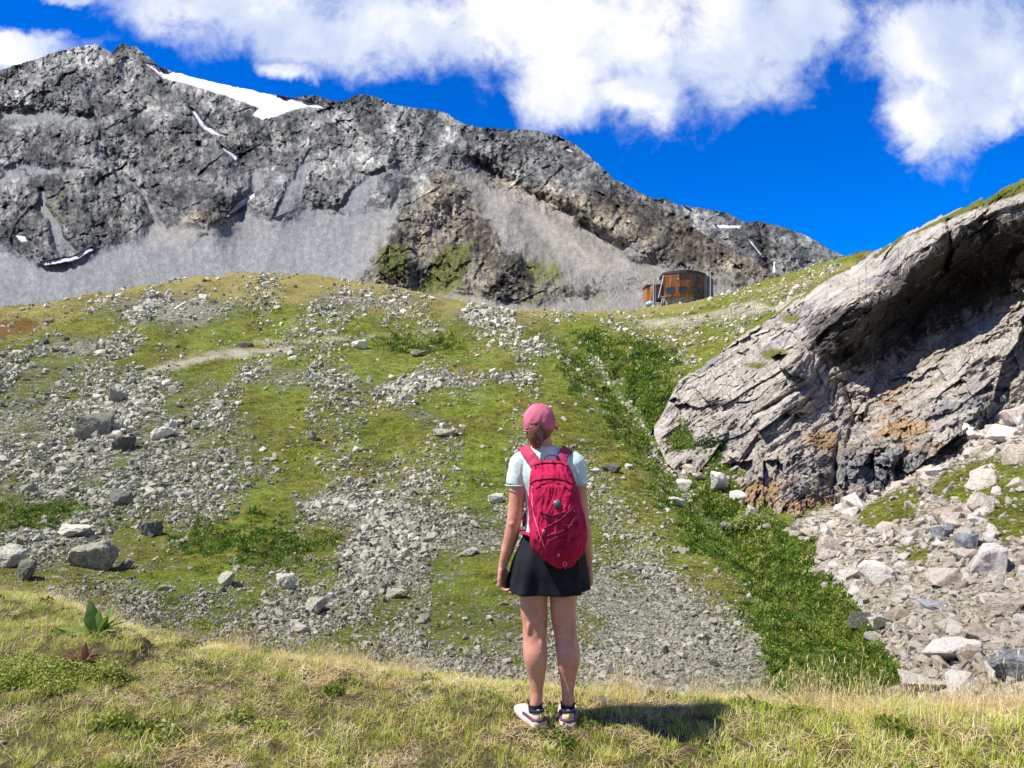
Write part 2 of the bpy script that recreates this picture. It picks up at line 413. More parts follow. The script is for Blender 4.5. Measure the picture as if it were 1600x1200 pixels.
# ------------------------------------------------------------------ the ground: ledge, gully, hillside, saddle (one sheet)
edge_k = [(-700, 8.5), (-300, 7.8), (0, 7.0), (120, 6.6), (240, 5.6), (400, 5.15), (600, 4.85), (800, 4.55), (1000, 4.38), (1200, 4.25), (1600, 4.12), (2300, 4.1)]
def edge_y(u): return np.interp(u, [a for a, _ in edge_k], [b for _, b in edge_k])

cols = {
 -700: [(12, 1010), (17, 900), (24, 830), (34, 740), (50, 650), (75, 575), (100, 535), (140, 545), (300, 600)],
 -300: [(12, 1000), (17, 900), (24, 835), (34, 745), (50, 645), (75, 570), (95, 530), (115, 508), (140, 515), (300, 590)],
 0: [(11, 1010), (16, 905), (24, 835), (34, 745), (50, 645), (75, 560), (95, 520), (118, 487), (140, 495), (300, 580)],
 100: [(11, 1010), (16, 920), (24, 840), (34, 748), (50, 645), (75, 560), (100, 505), (128, 470), (150, 478), (300, 570)],
 200: [(11, 1040), (16, 940), (24, 845), (34, 750), (50, 645), (75, 560), (105, 492), (138, 455), (165, 462), (300, 560)],
 300: [(12, 1040), (17, 940), (24, 848), (34, 750), (50, 643), (75, 560), (110, 480), (148, 437), (170, 445), (300, 555)],
 400: [(12, 1060), (17, 945), (24, 850), (34, 750), (50, 640), (75, 560), (110, 485), (152, 426), (175, 434), (300, 550)],
 500: [(12, 1060), (17, 950), (24, 850), (34, 750), (50, 640), (75, 560), (110, 490), (152, 436), (175, 446), (300, 550)],
 600: [(12, 1065), (17, 950), (24, 850), (34, 750), (50, 640), (75, 562), (110, 497), (146, 446), (170, 456), (300, 550)],
 700: [(12, 1065), (17, 950), (24, 850), (34, 750), (50, 640), (75, 563), (105, 512), (140, 470), (160, 480), (300, 550)],
 800: [(12, 1065), (17, 950), (24, 850), (34, 750), (50, 640), (75, 565), (100, 525), (130, 495), (165, 490), (185, 495), (300, 550)],
 900: [(12, 1068), (17, 950), (24, 850), (34, 752), (50, 645), (75, 568), (110, 522), (150, 500), (178, 492), (200, 498), (300, 550)],
 1000: [(12, 1075), (17, 960), (24, 855), (33, 770), (45, 695), (60, 632), (80, 570), (110, 528), (150, 503), (195, 487), (215, 492), (300, 545)],
 1060: [(12, 1078), (17, 955), (24, 862), (32, 790), (42, 715), (52, 655), (62, 600), (80, 550), (110, 515), (150, 494), (205, 480), (225, 484), (300, 530)],
 1100: [(12, 1075), (17, 950), (24, 864), (32, 794), (40, 738), (48, 700), (60, 610), (66, 570), (85, 530), (110, 503), (150, 484), (205, 472), (225, 474), (300, 520)],
 1150: [(12, 1068), (16, 980), (21, 912), (28, 845), (33, 803), (42, 750), (60, 640), (70, 540), (90, 508), (120, 483), (160, 466), (205, 458), (225, 462), (300, 510)],
 1200: [(12, 1055), (16, 972), (21, 903), (27, 847), (31, 812), (40, 760), (60, 640), (72, 532), (90, 495), (120, 468), (160, 449), (200, 441), (220, 446), (300, 500)],
 1240: [(12, 1050), (16, 965), (21, 893), (27, 842), (30, 822), (40, 770), (60, 640), (76, 492), (95, 462), (130, 442), (170, 432), (200, 428), (300, 500)],
 1300: [(11, 1062), (15, 972), (19, 905), (25, 845), (30.5, 808), (40, 760), (60, 640), (78, 470), (90, 440), (130, 424), (190, 416), (300, 490)],
 1350: [(10, 1080), (13, 1005), (17, 925), (23, 852), (31, 794), (40, 760), (60, 640), (80, 470), (95, 418), (190, 409), (300, 490)],
 1450: [(9, 1088), (12, 985), (16, 898), (22, 825), (28, 775), (34, 730), (45, 705), (60, 640), (80, 500), (100, 440), (190, 415), (300, 490)],
 1600: [(8, 1088), (11, 965), (15, 868), (20, 788), (27, 712), (36, 648), (45, 630), (60, 600), (80, 500), (100, 450), (190, 420), (300, 490)],
 1900: [(8, 1060), (11, 925), (15, 815), (20, 720), (27, 640), (36, 575), (50, 560), (80, 500), (190, 430), (300, 490)],
 2300: [(8, 1040), (11, 900), (15, 790), (20, 690), (27, 610), (36, 550), (50, 540), (80, 500), (190, 430), (300, 490)],
}
gu = np.arange(-700, 2301, 3.0)
gy = np.exp(np.linspace(math.log(1.3), math.log(300), 560))
ck = sorted(cols); prof = []
for k in ck:
    pts = cols[k]; e = float(edge_y(k))
    zs = [(1.0, 0.0), (e * 0.93, 0.0), (e + 0.25, -0.16), (e + 1.4, -1.05)]
    zs += [(y, CZ + (HOR - v) / F * y) for y, v in pts if y > e + 1.8]
    prof.append(np.interp(np.log(gy), np.log([a for a, _ in zs]), [b for _, b in zs]))
prof = smooth1(np.array(prof), 4.0, 1)
Zg = np.array([np.interp(gu, ck, prof[:, j]) for j in range(len(gy))]).T          # (u, y)
Zg = smooth1(Zg, 8, 0)
U, YY = np.meshgrid(gu, gy, indexing='ij')
X = (U - 800) / F * YY
far = sstep(YY, 7, 16)
gully = [(880, 525, 105), (930, 570, 78), (985, 640, 58), (1020, 700, 46), (1060, 752, 37), (1130, 820, 29), (1200, 880, 22.5), (1300, 985, 16), (1380, 1060, 12), (1480, 1120, 9)]
gvy = np.array([g_[2] for g_ in gully])[::-1]; gvx = np.array([(g_[0] - 800) / F * g_[2] for g_ in gully])[::-1]
gxl = np.interp(YY, gvy, gvx)
gl = np.exp(-((X - gxl) / (0.034 * YY)) ** 2) * sstep(YY, 8, 13) * (1 - sstep(YY, 85, 110))
Zg = Zg - gl * 0.032 * YY
Zg = Zg + far * (0.55 * fbm(X / 5, YY / 6, 0, 4) * np.minimum(1, YY / 25) + 1.7 * fbm(X / 13, YY / 17, 5.0, 3, 0.5, True) * sstep(YY, 18, 55) * 0.6 + 1.1 * sstep(YY, 40, 90) * fbm(X / 22, YY / 22, 3.0, 3)
                 + 0.13 * fbm(X / 1.4, YY / 1.4, 1.0, 4) * (1 - 0.4 * sstep(YY, 60, 120)))
Zg = Zg + (1 - far) * (0.035 * fbm(X / 0.7, YY / 0.7, 2.0, 4) + 0.05 * fbm(X / 2.1, YY / 2.1, 5.0, 2)) * sstep(np.hypot(X - 0.22, (YY - 3.8)), 0.2, 0.8)
# low bank with a dark undercut edge at the left of the ledge
bank = polymask(U, HOR + (CZ - 0) / YY * F, [(-200, 985), (200, 985), (235, 1010), (205, 1046), (130, 1052), (60, 1046), (-200, 1044)], 9) * (YY < 6)
Zg = Zg + bank * 0.07
VV = HOR - (Zg - CZ) / YY * F                                   # the photo row each point falls on


def gz(u, y):
    fu_ = np.clip((np.asarray(u, float) - gu[0]) / 3.0, 0, len(gu) - 1.001)
    fy_ = np.clip((np.log(y) - math.log(gy[0])) / (math.log(gy[-1]) - math.log(gy[0])) * (len(gy) - 1), 0, len(gy) - 1.001)
    i = fu_.astype(int) if hasattr(fu_, 'astype') else int(fu_); j = fy_.astype(int) if hasattr(fy_, 'astype') else int(fy_)
    a = fu_ - i; c_ = fy_ - j
    return Zg[i, j] * (1 - a) * (1 - c_) + Zg[i + 1, j] * a * (1 - c_) + Zg[i, j + 1] * (1 - a) * c_ + Zg[i + 1, j + 1] * a * c_


def ground_xy(x, y): return float(gz(800 + x / y * F, y))


def hit(u, v, ymin=7.0):
    """depth at which the ground sheet meets the sight line through a photo pixel"""
    i = int(round((u - gu[0]) / 3)); col = VV[i]
    for j in range(len(gy)):
        if gy[j] > ymin and col[j] <= v: return float(gy[j])
    return None


# what grows or lies where: masks over the ground
U0, VV0 = U, VV
_ws = np.clip(YY / 40, 0.35, 1.6)
U = U0 + 26 * fbm(X / (9 * _ws), YY / (16 * _ws), 11.0, 5, 0.6) + 9 * fbm(X / 1.2, YY / 2.5, 13.0, 3)
VV = VV0 + 15 * fbm(X / (9 * _ws), YY / (16 * _ws), 15.0, 5, 0.6) + 5 * fbm(X / 1.2, YY / 2.5, 17.0, 3)
nz1 = fbm(X / 9, YY / 9, 8.0, 4); nz2 = fbm(U / 60, VV / 40, 2.0, 4)
lush_poly = [(890, 540), (950, 552), (1030, 565), (1045, 640), (1090, 700), (1140, 745), (1200, 790), (1250, 850), (1270, 900), (1330, 950), (1400, 1010), (1410, 1060), (1240, 1085),
             (1215, 1005), (1172, 925), (1098, 845), (1035, 755), (975, 680), (915, 595)]
m_lush = polymask(U, VV, lush_poly, 40) * (YY > 7)
m_lush = np.maximum(m_lush, polymask(U, VV, [(1085, 690), (1130, 660), (1160, 700), (1130, 740)], 10) * (YY > 7))
m_lush = np.maximum(m_lush, 0.55 * blob(U, VV, 400, 850, 80, 22) * (YY > 7))
m_lush = np.maximum(m_lush, 0.7 * (blob(U, VV, 60, 810, 60, 14) + blob(U, VV, 660, 540, 40, 10)) * (YY > 7))
scree_r = polymask(U, VV, [(1245, 815), (1300, 790), (1420, 735), (1520, 680), (1700, 560), (2300, 500), (2300, 1200), (1380, 1200), (1400, 1040), (1330, 950), (1275, 895)], 10) * (YY > 6) * (YY < 50)
grass_r = np.maximum.reduce([polymask(U, VV, p_, 9) for p_ in ([(1350, 800), (1400, 770), (1440, 755), (1430, 810), (1400, 832), (1340, 820)], [(1450, 770), (1470, 735), (1540, 715), (1600, 700), (1700, 680), (1700, 850), (1560, 840), (1530, 800), (1480, 780)],
                          [(1225, 850), (1300, 845), (1310, 865), (1240, 870)], [(1410, 850), (1450, 850), (1450, 880), (1420, 880)])])
fan = polymask(U, VV, [(880, 880), (960, 890), (1060, 930), (1180, 1010), (1230, 1085), (900, 1085), (930, 980), (860, 930)], 45) * (YY > 6)
field = 0.62 * polymask(U, VV, [(-700, 560), (120, 570), (330, 600), (420, 700), (330, 780), (200, 800), (-700, 800)], 110)
field = np.maximum(field, 0.8 * (blob(U, VV, 530, 790, 75, 24) + blob(U, VV, 580, 860, 60, 40) + blob(U, VV, 730, 840, 110, 34) + blob(U, VV, 620, 900, 60, 50) + blob(U, VV, 760, 500, 60, 14)
                   + blob(U, VV, 840, 540, 45, 18) + blob(U, VV, 690, 600, 60, 12) + blob(U, VV, 620, 610, 45, 14) + blob(U, VV, 800, 590, 50, 10) + blob(U, VV, 570, 470, 100, 18)
                   + blob(U, VV, 250, 480, 110, 20) + blob(U, VV, 300, 500, 50, 16) + blob(U, VV, 120, 545, 80, 20) + 0.8 * blob(U, VV, 60, 850, 170, 60)))
base_band = sstep(VV, 880, 960) * (U < 900) * 0.36 * sstep(YY, 7, 9)
line = np.exp(-(segdist(U, VV, [(400, 590), (470, 585), (540, 600), (600, 620), (700, 680)]) / 20) ** 2) * 0.42
line = np.maximum(line, np.exp(-(segdist(U, VV, [(930, 575), (985, 640), (1020, 700), (1050, 740), (1075, 765)]) / 9) ** 2) * 1.1)
m_grav = np.maximum.reduce([field, base_band, fan * 0.85, line, scree_r * (1 - grass_r)]) * (YY > 6)
m_grav = np.clip(m_grav + 0.35 * nz2 * (m_grav > 0.02), 0, 1)
m_grav = np.where(scree_r > 0.5, scree_r * (1 - grass_r), m_grav * (1 - 0.8 * m_lush)) * (YY > 6)
saddle = polymask(U, VV, [(1000, 498), (1110, 490), (1190, 470), (1215, 480), (1110, 505), (1020, 510)], 6) * (YY > 60)
m_path = np.maximum(np.exp(-(segdist(U, VV, [(225, 582), (300, 562), (360, 552), (460, 543)]) / 7) ** 2), np.exp(-(segdist(U, VV, [(400, 532), (520, 530), (600, 520), (700, 515)]) / 3.5) ** 2) * 0.8)
m_path = np.clip(np.maximum.reduce([m_path, saddle * 0.9, polymask(U, VV, [(1205, 478), (1255, 452), (1262, 460), (1225, 486)], 4) * (YY > 60)]) * 1.15 + 0.8 * nz2 - 0.22, 0, 1) * (YY > 20)
m_dry = sstep(YY, 95, 125) * 0.75 * (U < 850) + 0.5 * sstep(YY, 120, 170) * (U >= 850) * (U < 1100) + 0.55 * polymask(U, VV, [(1150, 460), (1340, 405), (1345, 425), (1240, 450)], 8)
m_dry = np.maximum(m_dry, 0.8 * polymask(U, VV, [(-700, 470), (0, 488), (120, 468), (200, 462), (110, 500), (30, 530), (-700, 560)], 8) * (YY > 60))
m_dry = np.clip(m_dry + 0.3 * nz1 + 0.12, 0, 1)
m_rust = np.clip(0.62 * polymask(U, VV, [(960, 520), (1040, 515), (1075, 530), (1050, 545), (990, 548), (955, 540)], 26) + 0.9 * polymask(U, VV, [(-700, 500), (0, 495), (70, 500), (60, 520), (0, 528), (-700, 540)], 8), 0, 1) * (YY > 40)
m_near = 1 - sstep(YY - edge_y(U), 0.2, 1.2)

U, VV = U0, VV0
ground = grid_mesh('ground', X, YY, Zg, M_ground, {'mask': (m_grav, m_lush, m_dry), 'mask2': (m_rust, m_path, m_near), 'mask3': (scree_r * (YY > 6), 0 * U, 0 * U)}, flip=True)
tag(ground, 'grassy stony alpine ground from the ledge up to the saddle', None, None, 'structure')
bm = bmesh.new()
vs = [bm.verts.new(p_) for p_ in ((-70, -90, -0.04), (70, -90, -0.04), (70, 1.5, -0.04), (-70, 1.5, -0.04))]
bm.faces.new(vs)
meadow = bm_obj('ground', bm, M_ground); tag(meadow, 'level meadow the ledge belongs to', None, None, 'structure')

# ------------------------------------------------------------------ mountains
ym_v = [520, 500, 480, 400, 300, 200, 100, 40]; ym_y = [330, 420, 480, 650, 950, 1400, 1950, 2350]
def mount(name, ridge, v_base, u0, u1, spurs, polys, yshift, nu, nv, seed, amp=1.0):
    us = np.linspace(u0, u1, nu); rv = np.interp(us, [a for a, _ in ridge], [b for _, b in ridge])
    rv = rv + 3.0 * fbm(us / 22, seed, 0, 5, 0.6) + 2.2 * fbm(us / 6, seed + 3, 0, 4, 0.6)
    t_ = np.linspace(0, 1, nv)
    Uu = np.repeat(us[:, None], nv, 1); V = v_base + (rv[:, None] - v_base) * t_[None, :]
    y = np.interp(-V, [-a for a in ym_v], ym_y) * yshift
    y = smooth1(y, 6, 1)
    mk = {k: np.zeros_like(V) for k in ('snow', 'scree', 'grass', 'warm', 'light', 'dark')}
    wu = Uu + 16 * fbm(Uu / 45, V / 45, seed, 4); wv = V + 13 * fbm(Uu / 45, V / 45, seed + 9, 4)
    for (kd, poly, soft, val) in polys:
        w_ = (Uu, V) if kd == 'snow' else (wu, wv)
        if kd == 'snow': w_ = (Uu + 0.25 * (wu - Uu), V + 0.25 * (wv - V))
        mk[kd] = np.maximum(mk[kd], val * polymask(w_[0], w_[1], poly, soft))
    for (pts, wd, a_) in spurs:
        y = y + a_ * np.exp(-(segdist(wu, wv, pts) / wd) ** 2)
    y = y - 18 * smooth1(mk['snow'], 2, 0) * (V > 200)
    rough = 1 - 0.975 * np.clip(np.maximum(mk['scree'], mk['snow']), 0, 1)
    x0 = (Uu - 800) * 0.95 + seed * 977; ys_ = y / 1100
    # a field of ribs and gullies running down the face, in metres
    z0 = (HOR - V) * 0.95
    big = fbm(x0 / 230, z0 / 330, seed, 5, 0.55, True) - 0.35
    ribs = fbm((x0 + 0.35 * z0) / 62, z0 / 210, seed + 2, 5, 0.6, True) - 0.35
    qx, qz = (x0 + 0.8 * z0) / 21 + 0.5 * big, (0.8 * x0 - z0) / 30
    fine = 0.75 * fbm(x0 / 15 + 0.6 * big, z0 / 52, y / 400, 6, 0.64, True) + 0.35 * fbm(qx, qz, y / 300, 5, 0.64, True) - 0.38
    fine2 = fbm(x0 / 9, y / 300, z0 / 9 + 7, 4, 0.66)
    wa = 0.35 * fbm(x0 / 120, z0 / 120, seed + 31, 4); rx, rz = 0.86 * x0 + 0.5 * z0, -0.5 * x0 + 0.86 * z0
    sx, sz = 0.8 * x0 - 0.6 * z0, 0.6 * x0 + 0.8 * z0
    fc = 10 * facets(rx / 62 + 2 * wa, rz / 130 - 2 * wa, 3) + 10 * facets(sx / 26 + 3 * wa, sz / 50 + 3 * wa, 5) + 10 * facets(rx / 13 - wa, rz / 22 + 2 * wa, 8) + 6 * facets(sx / 6.5, sz / 10, 11) + 2.5 * facets(rx / 3.5, rz / 4.5, 12)
    y = y - rough * amp * np.clip(ys_, .6, 1.7) * (48 * big + 66 * ribs + 24 * fine + 9 * fine2 + fc)
    V = V - rough * amp * t_[None, :] ** 10 * (1.2 * fine + 1.0 * fine2)
    y = np.maximum(y, 300)
    fl = (x0, x0 * 0 + seed * 50, z0)
    Xm = (Uu - 800) / F * y; Zm = CZ + (HOR - V) / F * y
    # the far side falls away behind the ridge
    nb = 12; k = np.arange(1, nb + 1)[None, :]
    Xb = Xm[:, -1:] * (1 + 0.0 * k); Yb = y[:, -1:] + 45.0 * k; Zb = Zm[:, -1:] - 30.0 * k
    Xm = np.concatenate([Xm, Xb + 0 * Yb], 1); Ym = np.concatenate([y, Yb], 1); Zm = np.concatenate([Zm, Zb], 1)
    for q in mk: mk[q] = np.concatenate([mk[q], np.repeat(mk[q][:, -1:] * 0, nb, 1)], 1)
    o = grid_mesh(name, Xm, Ym, Zm, M_mount, {'mask': (mk['snow'], mk['scree'], mk['grass']), 'mask2': (mk['warm'], mk['light'], mk['dark']), 'flow': [np.concatenate([q, np.repeat(q[:, -1:], nb, 1) + (j == 2) * k * 30], 1) for j, q in enumerate(fl)]}, flip=True)
    return o

ridgeA = [(-500, 190), (-200, 150), (0, 110), (30, 100), (60, 92), (85, 82), (115, 74), (150, 69), (165, 78), (176, 82), (184, 72), (193, 65), (201, 74), (212, 72), (236, 92), (250, 105), (300, 120), (360, 134),
          (420, 147), (462, 153), (478, 149), (500, 151), (518, 158), (535, 158), (560, 148), (585, 150), (612, 163), (640, 168), (680, 172), (700, 178), (720, 192), (750, 199), (800, 203), (830, 203),
          (870, 211), (900, 226), (920, 243), (960, 280), (1000, 300), (1050, 326), (1075, 350), (1100, 366), (1150, 394), (1200, 422), (1240, 442), (1300, 470), (1400, 500)]
polysA = [
 ('snow', [(226, 98), (300, 119), (420, 146), (500, 164), (505, 170), (480, 166), (455, 172), (430, 182), (408, 187), (394, 180), (404, 170), (380, 160), (340, 146), (300, 134), (255, 122)], 2.5, 1),
 ('snow', [(294, 167), (304, 172), (320, 194), (345, 208), (355, 212), (330, 210), (312, 198)], 2, 1), ('snow', [(345, 226), (372, 246), (368, 250), (345, 232)], 1.6, 1),
 ('snow', [(352, 338), (372, 316), (398, 300), (399, 306), (384, 322), (358, 337)], 2.2, 1), ('snow', [(60, 408), (110, 402), (145, 386), (147, 391), (112, 409), (70, 415)], 2, 1),
 ('snow', [(22, 368), (40, 368), (43, 378), (32, 380)], 2, 1), ('snow', [(884, 230), (896, 236), (892, 239), (880, 234)], 1.4, 0.9),
 ('scree', [(-500, 380), (0, 382), (50, 405), (100, 412), (150, 392), (210, 372), (235, 345), (238, 318), (245, 345), (262, 352), (310, 345), (350, 340), (385, 326), (430, 330), (470, 318), (520, 326),
            (560, 322), (610, 318), (628, 300), (625, 330), (600, 372), (575, 420), (560, 440), (560, 540), (-500, 540)], 13, 1),
 ('scree', [(0, 172), (60, 170), (150, 180), (120, 192), (0, 190)], 9, 0.75), ('scree', [(0, 260), (60, 255), (140, 262), (100, 275), (0, 280)], 7, 0.7),
 ('scree', [(150, 235), (175, 255), (215, 290), (240, 320), (236, 335), (222, 305), (180, 270)], 5, 0.85), ('scree', [(395, 262), (420, 272), (400, 300), (385, 300)], 5, 0.7),
 ('scree', [(640, 455), (700, 440), (800, 470), (900, 455), (980, 440), (1300, 440), (1400, 540), (600, 540)], 20, 0.95),
 ('scree', [(690, 262), (720, 262), (800, 300), (870, 330), (960, 380), (1080, 420), (1200, 440), (1000, 450), (900, 440), (840, 430), (780, 380), (730, 300)], 26, 1.0), ('scree', [(900, 350), (1000, 400), (1100, 450), (1000, 470), (860, 450)], 24, 0.8),
 ('scree', [(425, 335), (450, 290), (470, 248), (482, 250), (474, 295), (470, 335)], 5, .9), ('scree', [(520, 330), (556, 290), (600, 258), (608, 266), (578, 302), (566, 330)], 5, .9), ('scree', [(92, 400), (62, 330), (60, 296), (72, 296), (84, 335), (120, 395)], 5, .85),
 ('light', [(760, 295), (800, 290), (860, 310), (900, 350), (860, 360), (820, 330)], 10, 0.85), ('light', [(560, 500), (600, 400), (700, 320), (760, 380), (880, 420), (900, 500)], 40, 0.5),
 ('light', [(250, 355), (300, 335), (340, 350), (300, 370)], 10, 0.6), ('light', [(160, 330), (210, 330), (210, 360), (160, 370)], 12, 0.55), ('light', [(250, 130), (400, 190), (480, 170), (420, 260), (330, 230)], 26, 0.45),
 ('grass', [(695, 385), (745, 375), (730, 425), (695, 462), (640, 462)], 9, 1.0), ('grass', [(585, 385), (650, 370), (640, 440), (590, 445)], 16, 0.6), ('grass', [(800, 400), (880, 410), (900, 450), (800, 455)], 20, 0.55),
 ('grass', [(40, 310), (110, 280), (130, 330), (90, 370)], 18, 0.4), ('grass', [(640, 440), (900, 440), (1000, 480), (700, 480)], 14, 0.38),
 ('warm', [(560, 500), (580, 380), (680, 250), (1000, 300), (1300, 440), (1300, 540)], 40, 0.8), ('warm', [(230, 380), (300, 320), (380, 320), (330, 370)], 15, 0.7),
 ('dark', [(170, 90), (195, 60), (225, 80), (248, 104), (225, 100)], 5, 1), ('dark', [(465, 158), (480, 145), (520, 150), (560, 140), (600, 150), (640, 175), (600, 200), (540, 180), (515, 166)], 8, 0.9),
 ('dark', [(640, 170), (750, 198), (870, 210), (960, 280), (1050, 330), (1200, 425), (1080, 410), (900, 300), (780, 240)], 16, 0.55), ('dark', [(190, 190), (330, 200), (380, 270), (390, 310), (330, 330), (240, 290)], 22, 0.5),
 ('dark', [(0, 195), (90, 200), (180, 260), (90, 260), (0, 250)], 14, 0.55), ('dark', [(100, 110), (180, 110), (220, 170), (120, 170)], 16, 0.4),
]
spursA = [([(300, 190), (330, 240), (345, 290), (320, 335)], 46, -110), ([(300, 165), (335, 212), (390, 270), (402, 295), (372, 330)], 12, 35), ([(420, 200), (470, 250), (440, 310)], 45, -100), ([(620, 190), (590, 250), (600, 310)], 30, -80), ([(740, 260), (820, 300), (960, 390)], 14, 60), ([(660, 240), (640, 300)], 14, 60), ([(205, 120), (240, 200), (285, 260)], 18, 70),
          ([(745, 205), (700, 265), (650, 320), (610, 385), (575, 440)], 55, -110), ([(85, 290), (80, 350)], 60, -45), ([(170, 245), (225, 300), (240, 350)], 13, 55), ([(690, 265), (790, 320), (900, 410)], 20, 45),
          ([(860, 215), (920, 300), (1000, 370)], 45, -70), ([(790, 330), (800, 400), (760, 450)], 26, -45), ([(60, 100), (120, 160), (150, 220)], 50, -90), ([(545, 160), (560, 240), (540, 310)], 35, -60),
          ([(0, 180), (60, 180), (150, 188)], 14, 50), ([(690, 380), (720, 440)], 18, -25)]
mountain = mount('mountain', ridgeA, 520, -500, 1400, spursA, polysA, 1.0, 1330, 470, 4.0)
tag(mountain, 'grey rocky mountain with scree and a snowy shelf', None, None, 'structure')
ridgeB = [(900, 330), (960, 320), (1000, 312), (1040, 310), (1060, 320), (1100, 326), (1140, 334), (1165, 348), (1185, 346), (1215, 352), (1260, 368), (1300, 392), (1335, 405), (1400, 425), (1600, 470)]
polysB = [('snow', [(1118, 350), (1160, 352), (1154, 357), (1122, 356)], 1.5, 0.9), ('snow', [(1163, 412), (1180, 418), (1212, 436), (1204, 438), (1175, 425)], 1.5, 1), ('snow', [(1209, 408), (1213, 408), (1212, 436), (1206, 430)], 1.2, 0.9),
          ('snow', [(1168, 375), (1175, 377), (1194, 402), (1190, 402)], 1.1, 0.8), ('light', [(1140, 360), (1300, 400), (1330, 430), (1200, 440)], 20, 0.5), ('scree', [(1000, 440), (1400, 430), (1400, 540), (1000, 540)], 10, 0.8),
          ('dark', [(1170, 345), (1215, 350), (1200, 360), (1165, 362)], 5, 0.9)]
mountain_b = mount('mountain', ridgeB, 505, 900, 1600, [([(1215, 360), (1240, 400)], 20, -60), ([(1190, 360), (1205, 430)], 8, 60)], polysB, 1.45, 420, 200, 21.0, 0.8)
tag(mountain_b, 'paler far rock ridge behind the right shoulder of the mountain', None, None, 'structure')

# ------------------------------------------------------------------ cliff
ctrl = [(1040, 650, 50), (1060, 600, 56), (1120, 555, 61), (1160, 520, 67), (1240, 470, 75), (1340, 408, 81), (1400, 375, 66), (1480, 335, 55), (1600, 280, 46), (1700, 235, 42), (1900, 160, 38),
 (1250, 560, 46), (1300, 510, 48.5), (1350, 465, 48), (1420, 405, 48), (1480, 362, 44.5), (1600, 318, 40), (1800, 250, 35),
 (1300, 560, 49), (1380, 500, 50.3), (1340, 600, 48.5), (1440, 470, 51), (1420, 560, 51), (1500, 430, 51), (1500, 520, 50), (1600, 400, 46), (1600, 500, 46), (1750, 420, 42), (1560, 480, 48),
 (1240, 650, 41.5), (1290, 660, 42.5), (1300, 690, 38.5), (1370, 665, 43), (1390, 690, 38.0), (1460, 600, 45), (1465, 625, 40.5), (1520, 560, 43.5), (1600, 550, 41),
 (1200, 700, 38.5), (1150, 730, 40), (1250, 720, 35.8), (1200, 790, 33.2), (1240, 825, 30), (1330, 800, 31), (1350, 730, 34.6), (1420, 750, 33.6), (1500, 700, 35), (1600, 648, 36), (1560, 610, 38.5),
 (1700, 600, 34), (1900, 560, 31), (1900, 350, 38), (1050, 680, 47), (1080, 720, 42.5), (1120, 700, 43), (1150, 650, 44.5), (1120, 620, 49), (1180, 580, 50.5), (1250, 515, 57), (1300, 450, 66), (1240, 600, 43.5), (1330, 430, 74), (1000, 700, 47)]
ctrl = np.array(ctrl, float)
def tps(ctrl, u, v, lam=0.002):
    A = ctrl[:, :2] / 100; n = len(A)
    def ker(r2): return 0.5 * r2 * np.log(r2 + 1e-9)
    K = ker(((A[:, None] - A[None]) ** 2).sum(-1)) + lam * np.eye(n)
    Pm = np.hstack([np.ones((n, 1)), A]); L = np.block([[K, Pm], [Pm.T, np.zeros((3, 3))]])
    s = np.linalg.solve(L, np.concatenate([ctrl[:, 2], [0, 0, 0]]))
    r = s[n] + s[n + 1] * u / 100 + s[n + 2] * v / 100
    for k in range(n): r = r + s[k] * ker((u / 100 - A[k, 0]) ** 2 + (v / 100 - A[k, 1]) ** 2)
    return r
rim = [(1022, 668), (1040, 640), (1060, 598), (1090, 572), (1120, 553), (1160, 522), (1200, 497), (1240, 470), (1290, 436), (1340, 408), (1370, 392), (1400, 376), (1440, 356), (1480, 336), (1520, 318), (1560, 300), (1600, 279), (1700, 232), (1900, 150)]
foot = [(1022, 680), (1040, 722), (1080, 770), (1115, 812), (1150, 834), (1200, 858), (1240, 860), (1290, 838), (1330, 825), (1420, 775), (1500, 728), (1600, 676), (1700, 630), (1900, 590)]
cu = np.linspace(1022, 1880, 860); cr = np.interp(cu, [a for a, _ in rim], [b for _, b in rim]); cf = np.interp(cu, [a for a, _ in foot], [b for _, b in foot])
cr = cr + 2.0 * fbm(cu / 18, 1.0, 0, 4, 0.6) - 1 + 4.5 * facets(cu / 34, cu * 0 + .5, 41) + 2.2 * facets(cu / 12, cu * 0 + .5, 42); cf = np.maximum(cf, cr + 3)
tt = np.linspace(0, 1, 560)
CU = np.repeat(cu[:, None], len(tt), 1); CV = cr[:, None] + (cf - cr)[:, None] * tt[None]
CY = tps(ctrl, CU, CV)
lip = [(1215, 600), (1250, 556), (1300, 508), (1340, 470), (1420, 402), (1480, 360), (1600, 316), (1900, 235)]
ld = CV - np.interp(CU, [a for a, _ in lip], [b for _, b in lip]) + 9 * fbm(CU / 40, CV / 40, 3.0, 4)
CY = CY + 1.3 * sstep(ld, 0, 9) * sstep(CU, 1200, 1300) * (1 - sstep(ld, 60, 190))
CX = (CU - 800) / F * CY; CZc = CZ + (HOR - CV) / F * CY
edge_f = sstep(tt, 0, 0.04)[None, :] * sstep(cu, 1022, 1060)[:, None]
wx = fbm(CX / 6, CY / 6, CZc / 6, 3); a_ = math.radians(36)
ax_, az_ = (CU - 800) / F * 46, (HOR - CV) / F * 46
al = ax_ * math.cos(a_) + az_ * math.sin(a_); ac = -ax_ * math.sin(a_) + az_ * math.cos(a_) + 0.75 * wx
slab = sstep(1330 - (CU + 0.35 * (CV - 500)), -120, 60)             # the bedded slab at the left of the cliff
strata = 0.6 * fbm(al / 7, ac * 1.15, CY / 9, 5, 0.6, True) + 0.55 * fbm(al / 5, ac * 2.6, CY / 9, 4, 0.6, True) - 0.33
lump = fbm(CX / 3.2, CY / 3.2, CZc / 3.2, 5, 0.55, True) - 0.3
lowwall = sstep(CV + 0.35 * (CU - 1240), 660, 720) * (1 - sstep(CU, 1400, 1470))
vert = fbm(CX / 1.1, CY / 1.6, CZc / 7, 4, 0.6, True) - 0.3
